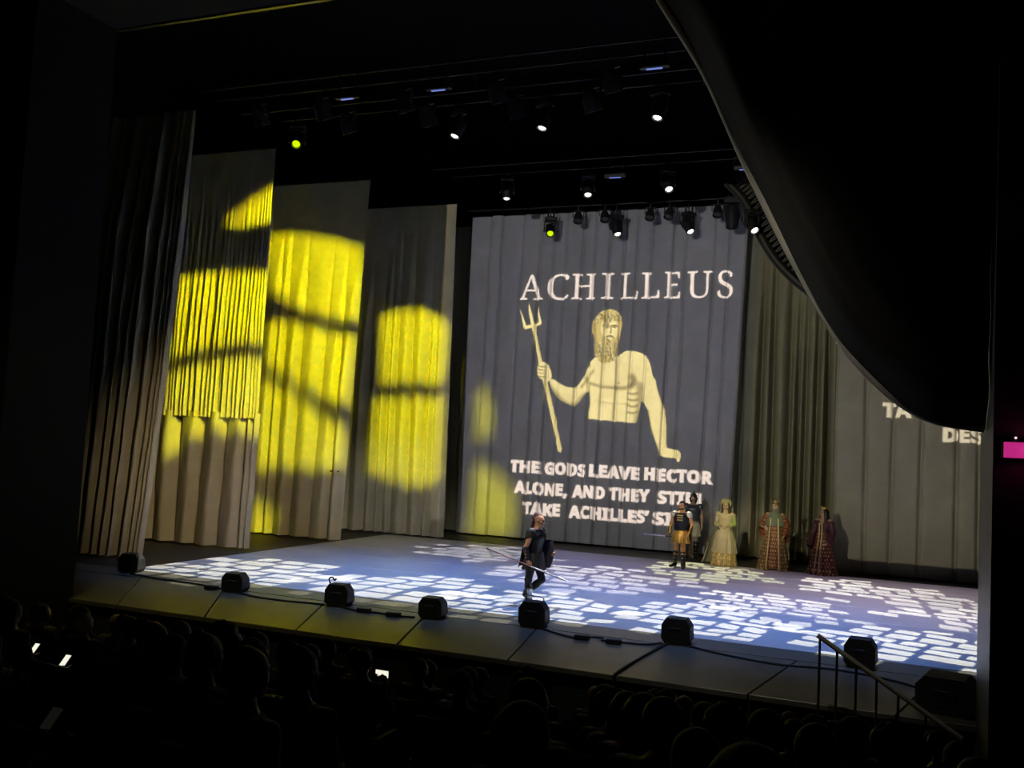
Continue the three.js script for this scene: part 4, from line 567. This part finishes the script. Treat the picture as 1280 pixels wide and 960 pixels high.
{ // man in gold skirt, a short sword held out
  const t = thing('person', 'man in a gold skirt and studded boots striding with a short sword', 'person', [-5.38, 0.004, -25.5], -0.12);
  const s = SK({ kneeR: [-0.13, 0.5, 0.0], ankR: [-0.19, 0.09, -0.14], toeR: [-0.26, 0.03, 0.01], kneeL: [0.1, 0.51, 0.1], ankL: [0.13, 0.09, 0.12], toeL: [0.18, 0.03, 0.28], elR: [-0.29, 1.14, -0.03], wrR: [-0.32, 0.89, 0.05], elL: [0.27, 1.14, -0.06], wrL: [0.24, 0.92, 0.08], shR: [-0.2, 1.41, 0], shL: [0.2, 1.41, 0] });
  const m = personBody(t, s, [0.55, 0.28, 0.13], { w: 1.1, curlR: 1.25, headTurn: -0.15 });
  part(t, 'hair', hairShell(m), clothMat([0.02, 0.014, 0.01], 0.6), 'short dark hair'); part(t, 'beard', meshCones([cone([0.05, 0.03, 0.045], [0, 0.005, 0.07], 0.022, 0.03), cone([-0.05, 0.03, 0.045], [0, 0.005, 0.07], 0.022, 0.03)], 0.008, 0.02).applyMatrix4(m), clothMat([0.03, 0.02, 0.014], 0.7), 'short dark beard');
  part(t, 'cuirass', meshCones([...torsoCones(s, 1.1).slice(0, 3), torsoCones(s, 1.1)[4]], 0.014, 0.035, { off: 0.024, clip: (p) => Math.max(p[1] - 1.45, 1.02 - p[1]) }), blackArmour);
  for (let i = 0; i < 3; i++) part(t, 'chest_bar', rbox(0.16, 0.03, 0.02, 0.008, 0.01, 1.26 + i * 0.06, 0.185 - Math.abs(i - 1) * 0.006), gold, 'gold bar across the chest');
  for (const q of ['L', 'R']) { const g = []; const sx = Math.sign(s['sh' + q][0]); part(t, 'shoulder_guard', meshCones([cone(s['sh' + q], add(s['sh' + q], sub(s['el' + q], s['sh' + q]), 0.2), 0.086, 0.084)], 0.012, 0.02, { clip: (p) => s['sh' + q][1] - 0.07 - p[1] }), std([0.6, 0.58, 0.5], 0.45, { metalness: 0.3 }), 'pale shoulder guard'); part(t, 'bracer', meshCones([cone(add(s['wr' + q], sub(s['el' + q], s['wr' + q]), 0.15), add(s['wr' + q], sub(s['el' + q], s['wr' + q]), 0.75), 0.04, 0.05)], 0.01), gold); }
  part(t, 'belt', new THREE.TorusGeometry(0.168, 0.024, 8, 32).scale(1, 0.85, 1.2).rotateX(Math.PI / 2).translate(0, 1.01, 0.005), leather); part(t, 'skirt', gown(0.66, 1.0, [[0.175, 0.142, 0], [0.225, 0.195, 0.05], [0.245, 0.225, 0.09]], 13, 0.5), goldCloth, 'gold pleated skirt');
  bootsOf(t, s, 0.44, leather, gold);
  part(t, 'cape', loft(Array.from({ length: 14 }, (_, j) => ({ c: [0.05, lerp(1.42, 0.3, j / 13), -0.03 - 0.06 * j / 13], rx: 0.2 + 0.06 * j / 13, rz: 0.14 + 0.1 * j / 13, f: 0.06 * j / 13, from: Math.PI * 0.45, to: Math.PI * 1.25 })), 44, 16, 1), clothMat([0.09, 0.07, 0.03], 0.7), 'dark olive cape');
  t.updateMatrixWorld(true); const h = V(-0.325, 0.8, 0.07).applyMatrix4(t.matrixWorld), d = V(-1, 0.03, 0.12).normalize(), sp = thing('sword', 'short straight sword held out by the man in the gold skirt', 'sword');
  part(sp, 'blade', (() => { const g = rbox(0.58, 0.045, 0.01, 0.004, 0.37, 0, 0); g.applyQuaternion(new THREE.Quaternion().setFromUnitVectors(V(1, 0, 0), d)); g.translate(h.x, h.y, h.z); return g; })(), std([0.75, 0.75, 0.74], 0.4, { metalness: 0.25 }), 'bright steel blade'); part(sp, 'grip', bar(h.clone().addScaledVector(d, -0.08), h.clone().addScaledVector(d, 0.07), 0.014), leather); part(sp, 'guard', bar(h.clone().addScaledVector(d, 0.075).add(V(0, -0.06, 0)), h.clone().addScaledVector(d, 0.075).add(V(0, 0.06, 0)), 0.012), gold);
}
{ // helmeted man behind him
  const t = thing('person', 'helmeted man in dark armour and pale skirt standing behind the gold skirted man', 'person', [-5.62, 0.0, -28.2], 0.15);
  const s = SK({ wrL: [0.26, 0.88, 0.08] }), m = personBody(t, s, [0.36, 0.24, 0.16], { w: 1.05 }); t.scale.setScalar(1.06);
  part(t, 'helmet', meshCones([cone([0, 0.135, -0.02], [0, 0.125, 0.005], 0.108, 0.102, 1.12, 1), cone([0.085, 0.1, 0.03], [0.07, 0.0, 0.05], 0.03, 0.022), cone([-0.085, 0.1, 0.03], [-0.07, 0.0, 0.05], 0.03, 0.022), cone([0, 0.05, -0.09], [0, -0.06, -0.12], 0.07, 0.05, 1, 1)], 0.009, 0.02, { clip: (p) => -Math.max(Math.abs(p[0]) - 0.05, 0.03 - p[2], p[1] - 0.13) }).applyMatrix4(m), blackArmour); part(t, 'crest', meshCones([cone([0, 0.23, 0.08], [0, 0.26, -0.05], 0.016, 0.024), cone([0, 0.26, -0.05], [0, 0.12, -0.17], 0.024, 0.02)], 0.008).applyMatrix4(m), leather, 'black crest');
  part(t, 'cuirass', meshCones([...torsoCones(s, 1.05).slice(0, 3), torsoCones(s, 1.05)[4]], 0.014, 0.035, { off: 0.024, clip: (p) => Math.max(p[1] - 1.45, 0.98 - p[1]) }), std([0.06, 0.07, 0.09], 0.4, { metalness: 0.5 })); part(t, 'chest_trim', new THREE.TorusGeometry(0.1, 0.012, 8, 28).scale(1.15, 1, 1).rotateX(Math.PI / 2 + 0.3).translate(0, 1.42, 0.03), silver);
  for (const q of ['L', 'R']) part(t, 'shoulder_guard', meshCones([cone(s['sh' + q], add(s['sh' + q], sub(s['el' + q], s['sh' + q]), 0.22), 0.086, 0.08)], 0.012, 0.02, { clip: (p) => s['sh' + q][1] - 0.08 - p[1] }), std([0.12, 0.13, 0.15], 0.4, { metalness: 0.6 }));
  part(t, 'belt', new THREE.TorusGeometry(0.168, 0.02, 8, 32).scale(1, 0.85, 1.2).rotateX(Math.PI / 2).translate(0, 1.0, 0.005), std([0.3, 0.28, 0.2], 0.4, { metalness: 0.6 })); part(t, 'skirt', gown(0.6, 1.0, [[0.175, 0.142, 0], [0.215, 0.18, 0.05], [0.235, 0.21, 0.08]], 12, 0.2), clothMat([0.34, 0.33, 0.24], 0.7), 'pale pleated skirt'); bootsOf(t, s, 0.46, leather, silver);
}
const crownGold = std([0.5, 0.4, 0.16], 0.35, { metalness: 1 });
{ // pale robed queen with veil, hands joined
  const t = thing('person', 'performer in a pale gold gown with tall headdress, veil and joined hands', 'person', [-4.48, 0.003, -27.0], 0.05);
  const s = SK({ elL: [0.25, 1.14, 0.0], elR: [-0.25, 1.14, 0.0], wrL: [0.06, 1.08, 0.2], wrR: [-0.06, 1.08, 0.2] }), m = personBody(t, s, [0.48, 0.34, 0.2], { w: 0.92, curlL: 0.7, curlR: 0.7, palmL: [0, 0.2, -1], palmR: [0, 0.2, -1] });
  const paleTex = brocade('#b59c66', '#8a6f3c', '#d8c88e', 5), gownMat = clothMat([1, 1, 1], 0.6, { map: paleTex });
  part(t, 'gown', gown(0.01, 1.12, [[0.15, 0.13, 0], [0.2, 0.18, 0.02], [0.26, 0.24, 0.05], [0.31, 0.3, 0.08], [0.34, 0.33, 0.1]], 11, 0.3), gownMat); part(t, 'bodice', meshCones([...torsoCones(s, 0.92).slice(0, 3), torsoCones(s, 0.92)[4], cone(s.chest, s.shL, 0.09, 0.075), cone(s.chest, s.shR, 0.09, 0.075)], 0.014, 0.035, { off: 0.018, clip: (p) => Math.max(p[1] - 1.43, 1.06 - p[1]) }), clothMat([0.5, 0.42, 0.24], 0.6));
  part(t, 'overskirt', gown(0.36, 1.08, [[0.165, 0.145, 0], [0.24, 0.22, 0.03], [0.29, 0.275, 0.07], [0.33, 0.31, 0.1]], 9, 1, -2.6, 2.6), clothMat([0.46, 0.4, 0.24], 0.6));
  for (const [q, c] of [['L', [0.34, 0.42, 0.12]], ['R', [0.42, 0.38, 0.2]]]) part(t, 'sleeve', merge([sleeve(s['sh' + q], s['el' + q], 0.07, 0.062, 0), sleeve(s['el' + q], add(s['wr' + q], sub(s['el' + q], s['wr' + q]), 0.15), 0.062, 0.075, 0.05)]), clothMat(c, 0.7));
  part(t, 'hair', meshCones([cone([0, 0.13, -0.025], [0, 0.12, -0.02], 0.1, 0.1), cone([0.085, 0.12, 0.01], [0.09, -0.2, 0.05], 0.035, 0.03), cone([-0.085, 0.12, 0.01], [-0.09, -0.2, 0.05], 0.035, 0.03)], 0.01, 0.03, { clip: (p) => p[2] - 0.06 }).applyMatrix4(m), clothMat([0.05, 0.035, 0.02], 0.6), 'long dark hair');
  part(t, 'headdress', merge([new THREE.TorusGeometry(0.13, 0.03, 8, 30, Math.PI * 1.3).rotateZ(-Math.PI * 0.15).translate(0, 0.16, -0.01), ell(0, 0.2, -0.03, 0.12, 0.1, 0.11)]).applyMatrix4(m), std([0.4, 0.36, 0.2], 0.5, { metalness: 0.5 }), 'tall arched gold headdress');
  part(t, 'veil', loft(Array.from({ length: 18 }, (_, j) => { const u = j / 17; return { c: [-0.04 * u - 0.12 * u * u, lerp(1.78, 0.03, u), -0.06 - 0.06 * u], rx: 0.13 + 0.2 * Math.sqrt(u) + 0.14 * u * u, rz: 0.11 + 0.2 * u, f: 0.09 * u, from: Math.PI * 0.5, to: Math.PI * 1.52 }; }), 60, 14, 1), new THREE.MeshPhysicalMaterial({ color: new THREE.Color(0.4, 0.42, 0.28), roughness: 0.95, transmission: 0.45, thickness: 0, side: THREE.DoubleSide }), 'thin pale veil trailing to the floor');
}
{ // king
  const t = thing('person', 'crowned performer in a wide brocade coat with green mantle and hanging sleeves', 'person', [-3.16, 0.003, -27.05], 0.05);
  const s = SK({ elL: [0.3, 1.16, 0.02], elR: [-0.3, 1.16, 0.02], wrL: [0.27, 0.96, 0.17], wrR: [-0.24, 1.1, 0.2] }), m = personBody(t, s, [0.45, 0.28, 0.17], { w: 1.05, headTurn: -0.3 }); t.scale.setScalar(1.04);
  const redTex = brocade('#5e2a24', '#a87f4c', '#c9a468', 8), coatTex = brocade('#4a3a26', '#8f713e', '#b4945a', 9);
  part(t, 'tunic', gown(0.06, 1.2, [[0.17, 0.15, 0], [0.18, 0.165, 0.01], [0.22, 0.2, 0.03], [0.25, 0.24, 0.05]], 9, 0.3), clothMat([1, 1, 1], 0.6, { map: redTex }), 'red and gold figured tunic');
  part(t, 'coat', gown(0.01, 1.36, [[0.2, 0.17, 0], [0.24, 0.2, 0.01], [0.29, 0.25, 0.03], [0.35, 0.3, 0.05], [0.41, 0.34, 0.07]], 12, 0.8, 0.42, Math.PI * 2 - 0.42), clothMat([1, 1, 1], 0.6, { map: coatTex }), 'open brown and gold brocade coat'); 
  for (const q of [-1, 1]) part(t, 'coat_border', tube([V(q * 0.09, 1.34, 0.17), V(q * 0.11, 1.0, 0.205), V(q * 0.135, 0.5, 0.275), V(q * 0.165, 0.02, 0.32)], 0.022, 24, 6), std([0.5, 0.38, 0.2], 0.5, { metalness: 0.4 }), 'pale gold border');
  for (const q of ['L', 'R']) part(t, 'sleeve', merge([sleeve(s['sh' + q], s['el' + q], 0.085, 0.1, 0.02), sleeve(s['el' + q], add(s['wr' + q], sub(s['el' + q], s['wr' + q]), 0.1), 0.09, 0.11, 0.16)]), clothMat([0.75, 0.5, 0.4], 0.7, { map: redTex }), 'rust coloured wide sleeve');
  part(t, 'mantle', loft(Array.from({ length: 10 }, (_, j) => { const u = j / 9; return { c: [0, lerp(1.5, 1.14, u), 0.0], rx: 0.08 + 0.22 * Math.sqrt(u), rz: 0.07 + 0.15 * Math.sqrt(u), f: 0.04 * u }; }), 48, 9, 0), clothMat([0.1, 0.13, 0.09], 0.6), 'dark green shoulder mantle');
  part(t, 'beard', meshCones([cone([0, 0.03, 0.07], [0, -0.06, 0.09], 0.05, 0.025), cone([0.05, 0.05, 0.04], [0, 0.0, 0.07], 0.03, 0.03), cone([-0.05, 0.05, 0.04], [0, 0.0, 0.07], 0.03, 0.03)], 0.009, 0.02).applyMatrix4(m), clothMat([0.2, 0.18, 0.15], 0.8), 'grey beard'); part(t, 'hair', hairShell(m), clothMat([0.1, 0.09, 0.07], 0.7));
  part(t, 'crown', crownGeo(0.1, 0.13, 7).translate(0, 0.215, -0.01).applyMatrix4(m), crownGold, 'pointed gold crown');
}
{ // woman in burgundy
  const t = thing('person', 'performer in a burgundy and gold figured gown with long black hair and small crown', 'person', [-1.9, 0.003, -27.0], -0.35);
  const s = SK({ elL: [0.26, 1.12, -0.02], elR: [-0.27, 1.12, 0.0], wrL: [0.2, 0.9, 0.14], wrR: [-0.29, 0.88, 0.08] }), m = personBody(t, s, [0.42, 0.27, 0.19], { w: 0.92, headTurn: -0.5 });
  const tex = brocade('#43121f', '#b98f52', '#8a5a34', 12);
  part(t, 'gown', gown(0.005, 1.16, [[0.15, 0.13, 0], [0.2, 0.17, 0.02], [0.27, 0.24, 0.05], [0.33, 0.31, 0.08], [0.39, 0.38, 0.11]], 13, 0.3), clothMat([1, 1, 1], 0.6, { map: tex })); part(t, 'bodice', meshCones([...torsoCones(s, 0.92).slice(0, 3), torsoCones(s, 0.92)[4], cone(s.chest, s.shL, 0.09, 0.072), cone(s.chest, s.shR, 0.09, 0.072)], 0.014, 0.035, { off: 0.018, clip: (p) => Math.max(p[1] - 1.42 + Math.max(0, p[2] * 0.9 - Math.abs(p[0])), 1.08 - p[1]) }), clothMat([0.06, 0.014, 0.022], 0.6));
  for (const x of [-0.035, 0.035]) part(t, 'front_band', tube([V(x, 1.36, 0.155), V(x, 1.1, 0.16), V(x * 1.2, 0.75, 0.225), V(x * 1.5, 0.4, 0.3), V(x * 2, 0.03, 0.375)], 0.022, 24, 6), std([0.45, 0.33, 0.16], 0.5, { metalness: 0.4 }), 'gold front band');
  for (const q of ['L', 'R']) part(t, 'sleeve', merge([sleeve(s['sh' + q], s['el' + q], 0.07, 0.085, 0.02), sleeve(s['el' + q], add(s['wr' + q], sub(s['el' + q], s['wr' + q]), 0.25), 0.085, 0.11, 0.25)]), clothMat([0.06, 0.014, 0.022], 0.6), 'wide burgundy sleeve');
  part(t, 'hair', meshCones([cone([0, 0.135, -0.025], [0, 0.12, -0.02], 0.1, 0.1), cone([0.08, 0.1, -0.01], [0.13, -0.35, 0.02], 0.045, 0.04), cone([-0.08, 0.1, -0.01], [-0.12, -0.32, 0.03], 0.045, 0.035), cone([0, 0.1, -0.07], [0, -0.4, -0.14], 0.075, 0.07, 0.7, 1)], 0.011, 0.04, { clip: (p) => p[2] - 0.055 }).applyMatrix4(m), clothMat([0.01, 0.008, 0.008], 0.5), 'long loose black hair');
  part(t, 'crown', crownGeo(0.09, 0.1, 9).translate(0, 0.215, -0.01).applyMatrix4(m), crownGold, 'small gold crown');
}

// ---------------------------------------------------------------- audience in the dark
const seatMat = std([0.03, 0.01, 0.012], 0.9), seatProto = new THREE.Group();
part(seatProto, 'seat_cushion', rbox(0.48, 0.1, 0.44, 0.03, 0, 0.35, -0.05), seatMat); part(seatProto, 'backrest', rbox(0.5, 0.6, 0.08, 0.03, 0, 0.66, 0.24), seatMat); for (const q of [-1, 1]) { part(seatProto, 'armrest', rbox(0.06, 0.04, 0.4, 0.012, q * 0.29, 0.58, 0.0), M.darkPlastic); part(seatProto, 'side_panel', rbox(0.03, 0.6, 0.3, 0.008, q * 0.29, 0.28, 0.0), M.darkPlastic); }
// seated figure facing the stage (-z): built facing +z then turned
function seatedProto(hairKind, shirt, filming) {
  const g = new THREE.Group();
  const s = SK({ hipL: [0.1, 0.5, 0], hipR: [-0.1, 0.5, 0], kneeL: [0.13, 0.5, 0.4], kneeR: [-0.13, 0.5, 0.4], ankL: [0.13, 0.09, 0.34], ankR: [-0.13, 0.09, 0.34], toeL: [0.14, 0.03, 0.5], toeR: [-0.14, 0.03, 0.5], pelvis: [0, 0.56, 0], waist: [0, 0.68, 0], chest: [0, 0.88, 0.01], neck: [0, 1.03, 0], skull: [0, 1.09, 0.02], shL: [0.18, 0.98, 0], shR: [-0.18, 0.98, 0], elL: [0.21, 0.72, 0.03], elR: [-0.21, 0.72, 0.03], wrL: [0.1, 0.65, 0.25], wrR: [-0.1, 0.65, 0.25], ...(filming === 'high' ? { elL: [0.2, 0.76, 0.2], elR: [-0.2, 0.76, 0.2], wrL: [0.1, 0.93, 0.33], wrR: [-0.1, 0.93, 0.33] } : {}), ...(filming === 'low' ? { elL: [0.2, 0.7, 0.1], elR: [-0.2, 0.7, 0.1], wrL: [-0.27, 0.62, 0.33], wrR: [-0.41, 0.62, 0.33] } : {}) });
  const m = personBody(g, s, [0.3, 0.19, 0.13], { cell: 0.022, curlL: 0.9, curlR: 0.9, palmL: [-1, 0.2, 0], palmR: [1, 0.2, 0] });
  part(g, 'shirt', meshCones([...torsoCones(s).slice(0, 3), ...armCones(s)], 0.022, 0.035, { off: 0.014, clip: (p) => Math.max(p[1] - 1.04, 0.5 - p[1]) }), shirt); part(g, 'trousers', meshCones(legCones(s), 0.022, 0.03, { off: 0.012, clip: (p) => 0.07 - p[1] }), M.blackCloth);
  const hm = clothMat([0.03, 0.022, 0.018], 0.7);
  if (hairKind === 'long') part(g, 'hair', meshCones([cone([0, 0.135, -0.025], [0, 0.12, -0.01], 0.105, 0.1), cone([0, 0.1, -0.06], [0, -0.15, -0.09], 0.09, 0.08, 0.75, 1)], 0.014, 0.03, { clip: (p) => p[2] - 0.05 }).applyMatrix4(m), hm); else if (hairKind === 'short') part(g, 'hair', hairShell(m), hm); else if (hairKind === 'bun') part(g, 'hair', meshCones([cone([0, 0.135, -0.025], [0, 0.12, -0.01], 0.103, 0.1), cone([0, 0.2, -0.1], [0, 0.19, -0.11], 0.05, 0.05)], 0.012, 0.02, { clip: (p) => p[2] - 0.05 }).applyMatrix4(m), hm); else if (hairKind === 'curly') { const r = rng(31), cs = []; for (let i = 0; i < 60; i++) { const a = r() * 6.28, b = Math.acos(r() * 1.5 - 0.5), q = [Math.sin(b) * Math.cos(a) * 0.11, 0.14 + Math.cos(b) * 0.11, -0.02 + Math.sin(b) * Math.sin(a) * 0.11]; cs.push(cone(q, add(q, [0.01, 0.01, 0]), 0.03, 0.03)); } cs.push(cone([0, 0.135, -0.02], [0, 0.13, -0.01], 0.11, 0.11)); part(g, 'hair', meshCones(cs, 0.011, 0.012, { clip: (p) => p[2] - 0.055 - Math.max(0, p[1] - 0.15) }).applyMatrix4(m), hm); }
  return g;
}
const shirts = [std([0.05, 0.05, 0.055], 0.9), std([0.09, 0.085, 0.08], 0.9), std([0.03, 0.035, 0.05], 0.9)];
const KINDS = [['short', shirts[0], 'audience member with short hair seen from behind in the dark stalls', 'short haired people in the stalls'], ['long', shirts[1], 'audience member with long straight hair seen from behind in the dark stalls', 'long haired people in the stalls'], ['bun', shirts[2], 'audience member with hair in a bun seen from behind in the dark stalls', 'people with buns in the stalls'], ['curly', shirts[0], 'audience member with big curly hair seen from behind in the dark stalls', 'curly haired people in the stalls'], ['bald', shirts[1], 'bald audience member seen from behind in the dark stalls', 'bald people in the stalls']].map(([k, s, label, group]) => ({ proto: seatedProto(k, s, false), label, group }));
const filmers = { high: seatedProto('short', shirts[1], 'high'), low: seatedProto('long', shirts[2], 'low') };
const R = rng(2024), camX = V(0.9256, 0.0498, -0.3752), camUp = V(-0.022, 0.9967, 0.078), camF = V(-0.3778, 0.064, -0.9237);
function inFrame(p) { const d = V(...p).sub(V(0, 3, 0)), z = d.dot(camF); if (z < 0.8) return false; const x = 640 + 1200 * d.dot(camX) / z, y = 480 - 1200 * d.dot(camUp) / z; return x > -40 && x < 1250 && y < 975; }
// people who film: seat column and row, their phone
const FILM = [[-9.11, 7, 'low', 1, 'phone with a small bright screen held low, second row from the front'], [-7.7, 6, 'low', 1, 'phone with a small bright screen held low, third row from the front'], [-4.6, 7, 'high', 1, 'phone with a bright screen held up sideways in the audience'], [-4.02, 2, 'low', 0.006, 'phone with a dimmed grey screen held low in the audience']];
const FILMER = ['long haired audience member looking at a bright phone held low, second row from the front', 'long haired audience member looking at a bright phone held low, third row from the front', 'short haired audience member filming with a bright phone held up sideways', 'long haired audience member holding a phone with a dimmed screen'];
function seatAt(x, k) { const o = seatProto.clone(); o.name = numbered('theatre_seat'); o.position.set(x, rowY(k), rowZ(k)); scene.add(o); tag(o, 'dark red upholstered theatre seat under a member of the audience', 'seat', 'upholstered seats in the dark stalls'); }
const phoneY = (kind) => (kind === 'high' ? 1.02 : 0.7);
FILM.forEach(([x, k, kind, glow, label], i) => {
  const o = filmers[kind].clone(); o.name = numbered('person'); o.position.set(x, rowY(k), rowZ(k)); o.rotation.y = Math.PI; scene.add(o); seatAt(kind === 'low' ? x - 0.34 : x, k); tag(o, FILMER[i], 'person');
  const ph = thing('phone', label, 'phone', [x, rowY(k) + phoneY(kind), rowZ(k) - 0.41]); if (kind === 'low') o.position.x -= 0.34; if (kind === 'low') ph.rotation.x = -0.75;
  const w = kind === 'high' ? 0.15 : 0.078, h = kind === 'high' ? 0.075 : 0.13;
  part(ph, 'case', rbox(w, h, 0.009, 0.004), M.darkPlastic);
  part(ph, 'screen', rbox(w - 0.01, h - 0.01, 0.003, 0.001, 0, 0, 0.0055), new THREE.MeshStandardMaterial({ color: 0x111111, emissive: new THREE.Color(0.9, 0.88, 0.72), emissiveIntensity: glow }), 'lit screen');
  const l = new THREE.PointLight(new THREE.Color(1, 0.95, 0.8), 0.006 * glow); l.name = 'screen_light'; l.position.set(0, 0, 0.03); l.castShadow = true; ph.add(l);
});
for (let k = 0; k < 10; k++) for (let c = -21; c <= 1; c++) {
  const x = c * 0.64 + (k % 2) * 0.32 + (R() - 0.5) * 0.04, y = rowY(k) + 1.27, z = rowZ(k), pick = R(), skip = R();
  if (!inFrame([x, y, z]) || x < -13 || x > 0.62) continue;
  if (FILM.some(([fx, fk]) => fk === k && Math.abs(fx - x) < 0.6) || skip < 0.12) continue;
  // keep the sight line to the phones open
  if (FILM.some(([fx, fk]) => fk > k - 1 && (() => { const t = rowZ(k) / (rowZ(fk) - 0.36); return Math.abs(fx * t - x) < 0.46 && 3 + (rowY(fk) + 0.66 - 3) * t < y + 0.08; })())) continue;
  const q = KINDS[k === 0 && Math.abs(x + 0.2) < 0.3 ? 3 : pick < 0.42 ? 0 : pick < 0.68 ? 1 : pick < 0.78 ? 2 : pick < 0.9 ? 3 : 4], o = q.proto.clone();
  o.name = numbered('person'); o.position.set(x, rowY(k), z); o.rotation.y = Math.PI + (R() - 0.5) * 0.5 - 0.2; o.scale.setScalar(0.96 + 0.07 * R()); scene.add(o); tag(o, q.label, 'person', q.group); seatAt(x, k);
}

renderer.render(scene, camera);
